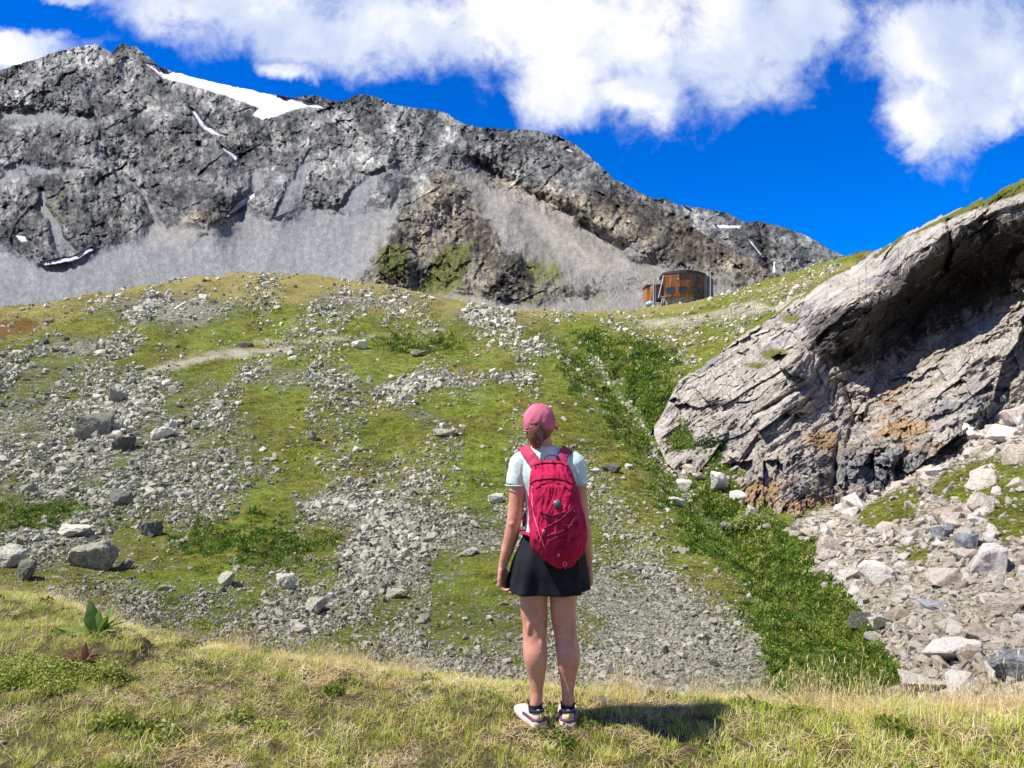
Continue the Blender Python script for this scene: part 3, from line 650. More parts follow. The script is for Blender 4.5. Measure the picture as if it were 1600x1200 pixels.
fin = fbm(CX / 0.8, CY / 0.8, CZc / 0.8, 4, 0.6)
blk = fbm(al / 2.6, ac / 1.7, CY / 2.6, 3, 0.5, True) - 0.3
fct = 2.3 * facets(al / 9.5 + 0.25 * wx, ac / 4.6, 20) + 1.3 * facets(al / 5.0 + 0.3 * wx, ac / 2.2, 21) + 0.62 * facets(al / 2.3, ac / 0.85 + 0.3 * wx, 22) + 0.30 * facets(al / 0.95, ac / 0.36, 23) + 0.10 * facets(al / 0.4, ac / 0.2, 24)
fv = 1.1 * facets(ax_ / 2.2, az_ / 3.4 + 0.3 * wx, 25) + 0.55 * facets(ax_ / 0.8, az_ / 1.5, 26) + 0.25 * facets(ax_ / 0.35, az_ / 0.6, 27)
CD = fct * (1 - 0.85 * lowwall) + fv * (lowwall + 0.25 * (1 - slab)) + 0.45 * strata * (0.28 + 0.92 * slab) + 0.7 * lump * (1 - 0.6 * slab) + 0.5 * lowwall * vert + 0.16 * fin
crack = np.exp(-(segdist(CU, CV, [(1482, 345), (1486, 390), (1478, 420)]) / 4) ** 2) * 2.4 + np.exp(-(segdist(CU, CV, [(1318, 600), (1336, 650), (1322, 700)]) / 3.5) ** 2) * 1.0
crack = crack + np.exp(-(segdist(CU, CV, [(1180, 650), (1250, 610), (1320, 560)]) / 4) ** 2) * 0.9 + np.exp(-(segdist(CU, CV, [(1308, 700), (1304, 760), (1310, 800)]) / 4) ** 2) * 0.8
CYd = CY - CD * edge_f + crack * edge_f
CX = (CU - 800) / F * CYd; CZc = CZ + (HOR - CV) / F * CYd + 0.30 * strata * edge_f
c_or = np.maximum.reduce([blob(CU, CV, 1400, 672, 60, 22), blob(CU, CV, 1280, 690, 40, 26), 0.9 * blob(CU, CV, 1190, 785, 60, 46), 0.8 * blob(CU, CV, 1450, 700, 60, 18), 0.85 * blob(CU, CV, 1275, 800, 60, 40), 0.55 * blob(CU, CV, 1390, 610, 90, 50), 0.5 * blob(CU, CV, 1560, 490, 60, 30)])
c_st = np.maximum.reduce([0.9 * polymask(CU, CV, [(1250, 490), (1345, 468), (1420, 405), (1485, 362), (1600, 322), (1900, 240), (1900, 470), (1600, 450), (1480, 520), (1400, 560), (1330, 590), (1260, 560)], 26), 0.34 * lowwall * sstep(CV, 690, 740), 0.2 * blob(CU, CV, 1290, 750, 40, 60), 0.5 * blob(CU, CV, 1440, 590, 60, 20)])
c_gr = np.maximum.reduce([polymask(CU, CV, [(1400, 378), (1500, 326), (1600, 278), (1900, 150), (1900, 210), (1600, 303), (1540, 322), (1470, 350)], 5), 0.75 * blob(CU, CV, 1210, 555, 34, 12), 0.7 * blob(CU, CV, 1180, 572, 26, 8), 0.65 * blob(CU, CV, 1195, 640, 14, 8), 0.7 * blob(CU, CV, 1235, 500, 24, 14), 0.8 * sstep(1 - tt, 0.975, 1.0)[None, :] * (CU < 1330), 0.5 * blob(CU, CV, 1090, 620, 16, 10)])
# plateau behind the rim
nb = 60; k = np.linspace(0, 1, nb + 1)[1:][None, :]; k = k ** 1.3
Yb = CYd[:, :1] + k * 40; Xb = (cu[:, None] - 800) / F * (CYd[:, :1] + k * 12); base_z = CZc[:, :1]
drop = np.where(cu < 1345, 1.0, 0.0)[:, None] * 6
Zb = base_z + 0.35 * fbm(Xb / 4, Yb / 4, 0, 3) * sstep(k, 0, 0.05) - (0.08 + 0.02 * 0) * 40 * k - drop * sstep(k, 0, 0.25) 
r_ = slice(None, None, -1)
CX = np.concatenate([Xb[:, r_], CX], 1); CYd = np.concatenate([Yb[:, r_], CYd], 1); CZc = np.concatenate([Zb[:, r_], CZc], 1)
cat0 = lambda A, v: np.concatenate([np.full((len(cu), nb), v), A], 1)
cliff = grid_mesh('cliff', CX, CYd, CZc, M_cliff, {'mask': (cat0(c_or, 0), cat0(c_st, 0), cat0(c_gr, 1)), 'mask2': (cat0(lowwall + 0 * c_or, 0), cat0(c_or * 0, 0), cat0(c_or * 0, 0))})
tag(cliff, 'pale bedded rock cliff with a dark overhang', None, None, 'structure')
# ------------------------------------------------------------------ scattering helper (for what nobody could count)
def scatter(name, pos, rot, scl, idx, protos, label, seedless=True):
    me = bpy.data.meshes.new(name); n = len(pos)
    me.vertices.add(n); me.vertices.foreach_set('co', np.asarray(pos, np.float32).ravel())
    for an, arr in (('rot', rot), ('scl', scl)):
        at = me.attributes.new(an, 'FLOAT_VECTOR', 'POINT'); at.data.foreach_set('vector', np.asarray(arr, np.float32).ravel())
    at = me.attributes.new('pick', 'INT', 'POINT'); at.data.foreach_set('value', np.asarray(idx, np.int32))
    o = bpy.data.objects.new(name, me); C.objects.link(o)
    ng = bpy.data.node_groups.new(name, 'GeometryNodeTree')
    ng.interface.new_socket('Geometry', in_out='INPUT', socket_type='NodeSocketGeometry')
    ng.interface.new_socket('Geometry', in_out='OUTPUT', socket_type='NodeSocketGeometry')
    t = NT(ng); gi = t.new('NodeGroupInput'); go = t.new('NodeGroupOutput'); jn = t.new('GeometryNodeJoinGeometry')
    def named(nm, ty):
        nd = t.new('GeometryNodeInputNamedAttribute', data_type=ty); nd.inputs['Name'].default_value = nm; return nd.outputs['Attribute']
    r_ = named('rot', 'FLOAT_VECTOR'); s_ = named('scl', 'FLOAT_VECTOR'); p_ = named('pick', 'INT')
    e2r = t.new('FunctionNodeEulerToRotation'); t.l.new(r_, e2r.inputs[0])
    for k, pr in enumerate(protos):
        cmp_ = t.new('FunctionNodeCompare', data_type='INT', operation='EQUAL'); t.l.new(p_, cmp_.inputs['A']); cmp_.inputs['B'].default_value = k
        # the compare node has one pair of sockets per type: use the integer pair
        for s in cmp_.inputs:
            if s.type == 'INT' and s.name == 'A' and not s.is_linked: t.l.new(p_, s)
            if s.type == 'INT' and s.name == 'B': s.default_value = k
        oi = t.new('GeometryNodeObjectInfo'); oi.inputs['Object'].default_value = pr; oi.inputs['As Instance'].default_value = True
        ip = t.new('GeometryNodeInstanceOnPoints')
        t.l.new(gi.outputs[0], ip.inputs['Points']); t.l.new(cmp_.outputs[0], ip.inputs['Selection']); t.l.new(oi.outputs['Geometry'], ip.inputs['Instance'])
        t.l.new(e2r.outputs[0], ip.inputs['Rotation']); t.l.new(s_, ip.inputs['Scale']); t.l.new(ip.outputs[0], jn.inputs[0])
    t.l.new(jn.outputs[0], go.inputs[0])
    md = o.modifiers.new('scatter', 'NODES'); md.node_group = ng
    tag(o, label, None, None, 'stuff')
    return o


def proto(name, bm, mat, smooth=False):
    me = bpy.data.meshes.new(name); bm.to_mesh(me); bm.free()
    for m in (mat if isinstance(mat, (list, tuple)) else [mat]): me.materials.append(m)
    if smooth: me.polygons.foreach_set('use_smooth', np.ones(len(me.polygons), bool))
    return bpy.data.objects.new(name, me)            # never linked to the scene: only a shape to scatter


def rock_bm(seed, n=16, flat=0.62, sub=0, amp=0.0, cut=True, pts=None):
    r = random.Random(seed); bm = bmesh.new()
    if pts is None:
        pts = []
        for i in range(n):
            v = Vector((r.gauss(0, 1), r.gauss(0, 1), r.gauss(0, 1))).normalized()
            q = [abs(c) ** 0.6 * (1 if c > 0 else -1) for c in v]     # leans towards blocks
            pts.append(Vector((q[0] * r.uniform(0.75, 1), q[1] * r.uniform(0.6, 0.9), q[2] * flat * r.uniform(0.7, 1))))
    vs = [bm.verts.new(p) for p in pts]
    res = bmesh.ops.convex_hull(bm, input=vs)
    bmesh.ops.delete(bm, geom=list({g_ for g_ in res['geom_interior'] + res['geom_unused'] if isinstance(g_, bmesh.types.BMVert)}), context='VERTS')
    if sub:
        bmesh.ops.bevel(bm, geom=bm.edges[:], offset=0.035, segments=1, affect='EDGES', profile=0.6, clamp_overlap=True)
        bmesh.ops.triangulate(bm, faces=bm.faces[:])
        for _ in range(sub):
            lim = 0.30 if _ == 0 else 0.13 if _ == 1 else 0.065
            es = [e for e in bm.edges if e.calc_length() > lim]
            bmesh.ops.subdivide_edges(bm, edges=es, cuts=1, use_grid_fill=True)
            bmesh.ops.triangulate(bm, faces=bm.faces[:])
        bm.normal_update(); off = Vector((seed * 3.1, seed * 1.7, 0))
        for v in bm.verts:
            d = mnoise.fractal(v.co * 1.6 + off, 0.7, 2.1, 5) + 0.35 * abs(mnoise.noise(Vector((v.co.x * 2, v.co.y * 2, v.co.z * 9)) + off))
            v.co += v.normal * d * amp
    bm.normal_update()
    return bm


rs = np.random.RandomState(11)
hull = [proto('stone_shape', rock_bm(100 + i, 11 + i % 5, 0.5 + 0.06 * (i % 4)), M_darkstone if i in (2, 5) else M_stone) for i in range(8)]
hull_p = [proto('block_shape', rock_bm(200 + i, 12 + i % 5, 0.42 + 0.09 * (i % 4)), M_pale) for i in range(8)]
ROCKS = [bpy.data.meshes.new('boulder') for _ in range(10)]
for i, me in enumerate(ROCKS):
    b_ = rock_bm(300 + i, 17, 0.6, 3, 0.075); b_.to_mesh(me); b_.free(); me.materials.append(M_stone)
ROCKSP = []
for i in range(10):
    me = bpy.data.meshes.new('limestone_block'); b_ = rock_bm(340 + i, 11, 0.55, 3, 0.045); b_.to_mesh(me); b_.free(); me.materials.append(M_pale); ROCKSP.append(me)

# sampling of the visible ground, cell by cell, by its size in the picture
dV = np.abs(np.gradient(VV, axis=1)); runmin = np.minimum.accumulate(np.where(YY > edge_y(U) + 1.2, VV, 9999), axis=1)
vis = (VV <= runmin + 2.0) & (YY > edge_y(U) + 1.3) & (YY < 235)
area = dV * vis
area = np.where((CU[0, 0] < U) & (U < 1880) & (VV < np.interp(U, [a for a, _ in foot], [b for _, b in foot]) - np.where(U < 1200, 95, 34)) & (VV > np.interp(U, [a for a, _ in rim], [b for _, b in rim]) - 2) & (U > 1022), 0, area)


def sample(weight, n, rs):
    wgt = (area * weight).ravel(); cdf = np.cumsum(wgt); cdf /= cdf[-1]
    k = np.searchsorted(cdf, rs.rand(n)); i, j = np.unravel_index(k, area.shape)
    j = np.clip(j, 0, len(gy) - 2); i = np.clip(i, 0, len(gu) - 2)
    u = gu[i] + 3 * rs.rand(n); y = gy[j] * (gy[j + 1] / gy[j]) ** rs.rand(n)
    z = gz(u, y); x = (u - 800) / F * y
    return u, y, np.stack([x, y, z], 1), i, j


clus = np.clip(0.42 + 3.0 * fbm(X / (0.05 * YY + 1.5), YY / (0.12 * YY + 3), 20.0, 4), 0.05, 2.2)
not_path = 1 - 0.62 * np.clip(m_path * 1.2, 0, 1)
d_hill = (0.72 + 1.5 * m_grav) * clus * (1 - 0.97 * np.clip(m_lush, 0, 1) ** 1.5) * (1 - scree_r) * not_path * (1 - 0.6 * np.clip(fan, 0, 1))
d_hill = d_hill * (1 - 0.6 * m_rust)
d_hill = d_hill + 0.45 * np.exp(-(segdist(U + 16 * fbm(X / 3, YY / 6, 50., 3), VV + 8 * fbm(X / 2, YY / 4, 51., 3), [(930, 570), (985, 640), (1020, 700), (1050, 740), (1080, 780), (1140, 840)]) / 13) ** 2) * (YY > 12)


def spx(n, lo, hi, p, rs):             # sizes in photo pixels, power law
    a_ = rs.rand(n); return (lo ** (1 - p) + a_ * (hi ** (1 - p) - lo ** (1 - p))) ** (1 / (1 - p))


n = 150000
u, y, P, i, j = sample(d_hill, n, rs)
size = spx(n, 2.7, 20, 2.85, rs) / F * y * 0.5
size = np.clip(size, 0.03, 0.9) * (0.62 + 0.55 * np.clip(m_grav[i, j], 0, 1))
P[:, 2] += size * 0.25
rot = np.stack([rs.normal(0, 0.6, n), rs.normal(0, 0.6, n), rs.rand(n) * 6.28], 1)
scl = size[:, None] * np.stack([rs.uniform(0.85, 1.3, n), rs.uniform(0.7, 1.1, n), rs.uniform(0.9, 1.7, n)], 1)
scatter('rubble', P, rot, scl, rs.randint(0, 8, n), hull, 'countless small grey stones strewn through the turf of the hillside')

# fine grey gravel of the fan and the bare patches
n = 30000
gfine = np.clip(fan * 1.3 + polymask(U, VV, [(480, 780), (580, 780), (600, 830), (640, 900), (600, 930), (540, 860)], 20) + 0.2 * base_band + blob(U, VV, 690, 595, 50, 10), 0, 1.4) * (YY > 7) * (1 - m_lush) * (1 - scree_r)
u, y, P, i, j = sample(gfine * clus ** 0.4 + 1e-6, n, rs)
size = spx(n, 2.2, 7, 3.0, rs) / F * y * 0.55
scl = size[:, None] * rs.uniform(0.7, 1.25, (n, 3))
scatter('gravel', P, np.stack([rs.normal(0, 0.4, n), rs.normal(0, 0.4, n), rs.rand(n) * 6.28], 1), scl, rs.randint(0, 8, n), hull, 'fine grey gravel of the fan and bare patches of the slope')

# pale scree under the cliff
n = 25000
d_s = scree_r * (1 - 0.90 * grass_r) + 0.5 * grass_r * scree_r * 0.25
d_s = d_s + 0.7 * (np.exp(-(segdist(U, VV, [(1075, 765), (1110, 740), (1160, 800), (1210, 850)]) / 16) ** 2)) * (YY > 12)
u, y, P, i, j = sample(d_s, n, rs)
size = spx(n, 4, 30, 2.6, rs) / F * y * 0.52
P[:, 2] += size * 0.2
rot = np.stack([rs.normal(0, 0.5, n), rs.normal(0, 0.5, n), rs.rand(n) * 6.28], 1)
scl = size[:, None] * np.stack([rs.uniform(0.9, 1.5, n), rs.uniform(0.7, 1.1, n), rs.uniform(0.9, 1.7, n)], 1)
scatter('scree', P, rot, scl, rs.randint(0, 8, n), hull_p, 'broken pale limestone scree under the cliff')


# ---- stones one can count
def stone(name, me, u, v, w_px, label, group=None, mat=None, hs=1.0, ds=0.9, rz=None, sink=0.28, tilt=(0, 0), ymin=7.0, y=None, cat='stone'):
    y = y or hit(u, v, ymin) or 30
    if y is None: return None
    s = w_px / 2 / F * y
    o = bpy.data.objects.new(name, me); C.objects.link(o)
    if mat:
        o.material_slots[0].link = 'OBJECT'; o.material_slots[0].material = mat
    o.scale = (s, s * ds, s * hs)
    o.rotation_euler = (tilt[0], tilt[1], rz if rz is not None else random.uniform(0, 6.28))
    o.location = ((u - 800) / F * y, y, float(gz(u, y)) + s * hs * (0.6 - sink * 1.2))
    return tag(o, label, cat, group)


random.seed(5)
named_rocks = [  # u, v (foot), width px, mesh, hs, material, name, label, rz
 (146, 684, 62, 4, 1.3, M_darkstone, 'boulder', 'largest upright dark green grey boulder in the left boulder field', 0.4),
 (196, 705, 40, 1, 1.1, M_darkstone, 'boulder', 'leaning dark wedge boulder just downhill of the largest upright boulder', 1.0),
 (180, 628, 34, 2, 1.0, M_darkstone, 'boulder', 'dark boulder with a flat top above the largest upright boulder', 2.0),
 (256, 685, 40, 3, 0.8, M_stone, 'boulder', 'squat brownish boulder right of the largest upright boulder', 0.2),
 (190, 790, 44, 4, 1.15, M_darkstone, 'boulder', 'dark round boulder in the hollow of the lower boulder field', 2.6),
 (238, 836, 34, 5, 1.2, M_darkstone, 'boulder', 'small dark standing boulder above the long flat slab', 0.9),
 (145, 886, 92, 6, 0.75, M_stone, 'boulder', 'big grey boulder with a broad sloping face near the ledge', 0.3),
 (122, 838, 66, 7, 0.55, M_stone, 'boulder', 'long flat pale slab above the big sloping boulder', 0.1),
 (195, 890, 36, 8, 0.8, M_darkstone, 'boulder', 'rounded dark boulder touching the right end of the big sloping boulder', 1.4),
 (12, 882, 60, 9, 0.9, M_stone, 'boulder', 'grey split boulder at the left end of the ledge', 0.2),
 (45, 905, 50, 0, 1.1, M_darkstone, 'boulder', 'dark pointed boulder standing behind the left grass of the ledge', 2.2),
 (352, 915, 34, 1, 1.2, M_stone, 'boulder', 'pale blocky boulder with one bright lit face', 2.3),
 (446, 920, 38, 2, 1.1, M_stone, 'boulder', 'pointed tent shaped boulder right of the pale blocky one', 0.5),
 (494, 958, 44, 3, 1.0, M_stone, 'boulder', 'grey boulder stack near the ledge below the tent shaped one', 1.2),
 (772, 785, 30, 4, 1.0, M_stone, 'boulder', 'pale cubic boulder beside the left sleeve of the hiker', 0.4),
 (695, 683, 44, 5, 0.4, M_stone, 'boulder', 'flat slab with a green mossy lower edge on the mid slope', 0.1),
 (562, 545, 30, 6, 0.8, M_stone, 'boulder', 'largest of the boulders beside the upper path', 0.8), (655, 556, 36, 7, 0.5, M_darkstone, 'boulder', 'low dark split rock right of the upper path boulders', 0.8),
 (486, 690, 24, 8, 1.0, M_stone, 'boulder', 'white topped boulder alone on green turf in mid slope', 0.8), (955, 738, 32, 9, 0.7, M_darkstone, 'boulder', 'grey boulder beside the right shoulder of the hiker', 0.1),
 (385, 543, 26, 1, 0.6, M_darkstone, 'boulder', 'dark rock above the end of the pale path', 0.1), (102, 500, 0, 0, 1, None, '', '', 0),
 (76, 505, 20, 2, 0.6, M_darkstone, 'boulder', 'dark rock on the orange turf of the left crest', 0.1), (244, 468, 26, 3, 0.6, M_darkstone, 'boulder', 'dark rock on the crest line of the moraine', 0.1),
 (470, 990, 26, 5, 0.8, M_stone, 'boulder', 'small pale stone half sunk at the ledge edge', 0.1),
 (620, 935, 40, 7, 0.7, M_stone, 'boulder', 'pale yellowish slab in the lower rubble left of the hiker', 0.3), (732, 868, 40, 8, 0.5, M_stone, 'boulder', 'flat pale slab near the left hand of the hiker', 0.6),
 (640, 940, 0, 0, 1, None, '', '', 0),
]
for (u_, v_, w_, k_, hs_, mt, nm, lb, rz) in named_rocks:
    if w_: stone(nm, ROCKS[k_], u_, v_, w_, lb, 'boulders that stand out on the hillside', mt, hs_ * 1.45, 0.9, rz, cat='boulder')
scree_named = [
 (1375, 910, 80, 0, 0.85, M_pale, 'triangular pale block with a pointed top in the middle of the scree', 0.5), (1415, 852, 0, 0, 1, None, '', 0),
 (1467, 845, 58, 1, 1.1, M_greyrock, 'banded grey block leaning at the foot of the green patch', 0.9), (1492, 822, 40, 2, 1.0, M_pale, 'whitish round block behind the banded grey block', 0.3),
 (1512, 862, 56, 3, 1.0, M_greyrock, 'dark grey layered block between the banded block and the great cube', 1.3), (1550, 895, 84, 4, 1.0, M_pale, 'great cream cube with a flat sunlit top and striped face', 0.35),
 (1347, 985, 58, 5, 0.95, M_darkstone, 'dark shaded boulder where the green strip meets the scree', 0.8), (1380, 990, 40, 6, 0.9, M_darkstone, 'smaller dark boulder touching the shaded one by the green strip', 2.2),
 (1455, 955, 52, 7, 0.6, M_greyrock, 'blue grey flat topped block in the middle of the scree', 0.2), (1490, 1030, 100, 8, 0.55, M_pale, 'broad cream slab leaning in the lower scree', 0.4),
 (1545, 1045, 90, 9, 0.75, M_pale, 'brownish pink block right of the broad cream slab', 1.8), (1590, 1060, 120, 0, 0.85, M_greyrock, 'heavy grey purple boulder at the lower right end of the scree', 0.9),
 (1440, 1085, 86, 1, 0.7, M_pale, 'pinkish boulder rising from the dry grass of the ledge', 2.9), (1510, 1090, 90, 2, 0.7, M_pale, 'cracked cream boulder rising from the dry grass right of the pinkish one', 1.0),
 (1330, 905, 40, 3, 0.8, M_pale, 'small upright pale block left of the triangular block', 0.3), (1555, 965, 60, 4, 0.5, M_pale, 'light flat block below the great cube', 0.9),
 (1568, 690, 60, 5, 0.8, M_pale, 'tan rounded block at the top of the scree under the overhang', 0.7), (1120, 775, 48, 6, 1.3, M_pale, 'tall cream block at the foot of the bedded slab', 0.9),
 (1068, 765, 34, 7, 0.9, M_stone, 'cream block in the greenery left of the tall cream block', 0.1), (1055, 790, 36, 8, 0.7, M_stone, 'pale flat block in the greenery beside the stream bed', 0.7),
 (1145, 830, 44, 9, 0.6, M_greyrock, 'low grey block half hidden by leaves below the slab', 0.4), (1080, 740, 30, 0, 0.9, M_pale, 'cream wedge block right under the slab tip', 0.4),
 (1168, 918, 22, 1, 0.7, M_stone, 'pale stone alone in the green strip', 0.4), (1156, 872, 18, 3, 0.7, M_greyrock, 'small grey stone high in the green strip', 0.4)]
for (u_, v_, w_, k_, hs_, mt, lb, rz) in scree_named:
    if w_: stone('boulder', ROCKSP[k_], u_, v_, w_, lb, 'boulders that stand out in the scree', mt, hs_ * 1.45, 0.9, rz, tilt=(random.uniform(-.2, .2), random.uniform(-.2, .2)), ymin=6.5, cat='boulder')

# the largest of the uncounted rest, as stones of their own, zone by zone
def many(name, meshes, weight, n, lo, hi, label, group, hsr=(0.9, 1.6), ymin=7):
    u, y, P, i, j = sample(weight, n, rs)
    sz = spx(n, lo, hi, 2.0, rs) / 2 / F * y
    for k in range(n):
        o = bpy.data.objects.new(name, meshes[rs.randint(len(meshes))]); C.objects.link(o)
        h_ = rs.uniform(*hsr); o.scale = (sz[k], sz[k] * rs.uniform(0.7, 1), sz[k] * h_)
        o.rotation_euler = (rs.normal(0, .2), rs.normal(0, .2), rs.rand() * 6.28)
        o.location = (P[k, 0], P[k, 1], P[k, 2] + sz[k] * h_ * 0.22)
        tag(o, label, 'stone', group)


many('stone', ROCKS, d_hill * (VV > 760) * (YY < 40), 70, 13, 26, 'grey angular stone among many in the rubble just beyond the ledge', 'grey stones in the rubble beyond the ledge')
many('stone', ROCKS, d_hill * (VV > 560) * (VV < 780) * (U < 420), 100, 12, 28, 'pale grey stone among many in the dense boulder field on the left', 'stones of the left boulder field')
many('stone', ROCKS, d_hill * (VV > 560) * (VV < 780) * (U > 420), 60, 9, 19, 'pale stone among many scattered over the green middle slope', 'stones on the green middle slope')
many('stone', ROCKS, d_hill * (VV < 560) * (YY > 60), 70, 8, 18, 'pale stone among many near the crest of the moraine', 'stones near the crest of the moraine')
many('limestone_block', ROCKSP, d_s * (YY < 60), 290, 27, 74, 'pale cream limestone block among many in the scree below the cliff', 'pale blocks of the scree')

# ------------------------------------------------------------------ grasses and leafy growth
def leaf_mat(name, stops, rough=0.6, trans=0.3, spec=0.25, scale=3.0):
    m, t, b = material(name)
    rnd = t.new('ShaderNodeObjectInfo').outputs['Random']
    p = pos_co(t)
    f = t.math('ADD', t.math('MULTIPLY', rnd, 0.55), t.math('MULTIPLY', t.noise(p, scale, 3, 0.6), 0.45))
    c = t.ramp(f, stops); t.put(b.inputs['Base Color'], c)
    b.inputs['Roughness'].default_value = rough; b.inputs['Specular IOR Level'].default_value = spec
    tr = t.new('ShaderNodeBsdfTranslucent'); t.put(tr.inputs['Color'], c)
    mx = t.new('ShaderNodeMixShader', {'Fac': trans}); t.l.new(b.outputs[0], mx.inputs[1]); t.l.new(tr.outputs[0], mx.inputs[2])
    t.l.new(mx.outputs[0], m.node_tree.nodes['Material Output'].inputs['Surface'])
    return m


M_gr = leaf_mat('green_blades', [(0.2, (0.21, 0.30, 0.016)), (0.5, (0.44, 0.55, 0.035)), (0.8, (0.64, 0.66, 0.10))])
M_straw = leaf_mat('straw_blades', [(0.2, (0.46, 0.32, 0.11)), (0.5, (0.74, 0.57, 0.27)), (0.8, (0.88, 0.76, 0.50))], 0.7, 0.3)
M_herb = leaf_mat('herb_leaves', [(0.2, (0.05, 0.085, 0.010)), (0.45, (0.13, 0.18, 0.02)), (0.6, (0.24, 0.29, 0.04)), (0.8, (0.40, 0.42, 0.10))], 0.5, 0.3)
M_alder = leaf_mat('thicket_leaves', [(0.2, (0.025, 0.06, 0.005)), (0.42, (0.08, 0.17, 0.010)), (0.58, (0.17, 0.27, 0.025)), (0.8, (0.34, 0.36, 0.10))], 0.5, 0.3, 0.3, 0.45)
M_olive = leaf_mat('turf_blades', [(0.2, (0.10, 0.11, 0.016)), (0.5, (0.20, 0.21, 0.03)), (0.8, (0.36, 0.32, 0.09))], 0.7, 0.3, 0.2, 0.4)
M_dock = leaf_mat('dock_leaves', [(0.2, (0.09, 0.17, 0.025)), (0.8, (0.26, 0.38, 0.08))], 0.4, 0.3)
M_redleaf = leaf_mat('withered_leaves', [(0.2, (0.17, 0.065, 0.03)), (0.8, (0.30, 0.15, 0.06))], 0.5, 0.3)


def blade(bm, base, az, lean, L, wd, curve, segs=3, mi=0):
    d = Vector((math.cos(az), math.sin(az), 0)); s = Vector((-math.sin(az), math.cos(az), 0)); prev = None; p = Vector(base)
    for k in range(segs + 1):
        t_ = k / segs; wk = wd * (1 - t_) ** 0.7 if k < segs else 0
        a = (bm.verts.new(p + s * wk * 0.5), bm.verts.new(p - s * wk * 0.5)) if k < segs else (bm.verts.new(p),)
        if prev:
            f = bm.faces.new((prev[0], prev[1], a[1], a[0])) if len(a) == 2 else bm.faces.new((prev[0], prev[1], a[0])); f.material_index = mi
        prev = a; an = lean + curve * t_
        p = p + (d * math.sin(an) + Vector((0, 0, 1)) * math.cos(an)) * (L / segs)


def tuft(name, seed, n, rad, Lr, wd, curve, mat, lean=0.5, mats2=None):
    r = random.Random(seed); bm = bmesh.new()
    for k in range(n):
        a = r.uniform(0, 6.28); q = rad * math.sqrt(r.random()); L = r.uniform(*Lr)
        blade(bm, (q * math.cos(a), q * math.sin(a), -0.01), a + r.gauss(0, 0.9), abs(r.gauss(0, lean)), L, wd * r.uniform(0.7, 1.3), r.uniform(0.2, curve), 3, 0 if not mats2 or r.random() < 0.65 else 1)
    return proto(name, bm, [mat] + ([mats2] if mats2 else []))


def straw_tuft(name, seed, n, Lr):
    r = random.Random(seed); bm = bmesh.new()
    for k in range(n):
        a = r.uniform(0, 6.28); q = 0.05 * r.random(); L = r.uniform(*Lr); az = a + r.gauss(0, 0.7); lean = abs(r.gauss(0, 0.28))
        blade(bm, (q * math.cos(a), q * math.sin(a), -0.01), az, lean, L, 0.0022, 0.5, 4)
        if r.random() < 0.7:     # seed head near the tip
            tip = Vector((q * math.cos(a), q * math.sin(a), 0)) + Vector((math.cos(az) * math.sin(lean + .2), math.sin(az) * math.sin(lean + .2), math.cos(lean + .2))) * L * 0.86
            for h in range(3): blade(bm, tip + Vector((0, 0, 0.008 * h)), r.uniform(0, 6.28), 0.5, 0.028, 0.004, 0.3, 2)
    return proto(name, bm, M_straw)


def litter(name, seed):
    r = random.Random(seed); bm = bmesh.new()
    for k in range(26): blade(bm, (r.uniform(-.09, .09), r.uniform(-.09, .09), r.uniform(0, .012)), r.uniform(0, 6.28), r.uniform(1.2, 1.5), r.uniform(.05, .15), 0.003, 0.25, 2)
    return proto(name, bm, M_straw)


def herb(name, seed, n, rad, mat, Ls=(0.015, 0.035), h=0.05, up=0.6):
    r = random.Random(seed); bm = bmesh.new()
    for k in range(n):
        a = r.uniform(0, 6.28); q = rad * math.sqrt(r.random()); L = r.uniform(*Ls)
        c = Vector((q * math.cos(a), q * math.sin(a), r.uniform(0.1, 1) * h * (1 - 0.5 * (q / rad) ** 2)))
        d = Vector((r.gauss(0, 1), r.gauss(0, 1), r.gauss(up, 0.5))).normalized(); s = d.orthogonal().normalized()
        s = (s + d.cross(s) * r.uniform(-1, 1)).normalized(); w_ = s.cross(d).normalized()
        m_ = c + s * L * .55
        bm.faces.new([bm.verts.new(q_) for q_ in (c, m_ + w_ * L * .38, c + s * L * 1.1, m_ - w_ * L * .38)])
    return proto(name, bm, mat)


short = [tuft('grass_tuft', 10 + k, 26, 0.045, (0.03, 0.085), 0.0032, 1.3, M_gr, 0.7, M_straw) for k in range(3)]
longg = [tuft('grass_tuft', 20 + k, 22, 0.05, (0.06, 0.12), 0.0034, 1.4, M_gr, 0.55, M_straw) for k in range(2)]
straws = [straw_tuft('straw_tuft', 30 + k, 13, (0.13, 0.30)) for k in range(3)]
lits = [litter('litter', 40 + k) for k in range(2)]
herbs = [herb('herb', 50 + k, 60, 0.08, M_herb) for k in range(2)]
protos = short + longg + straws + lits + herbs
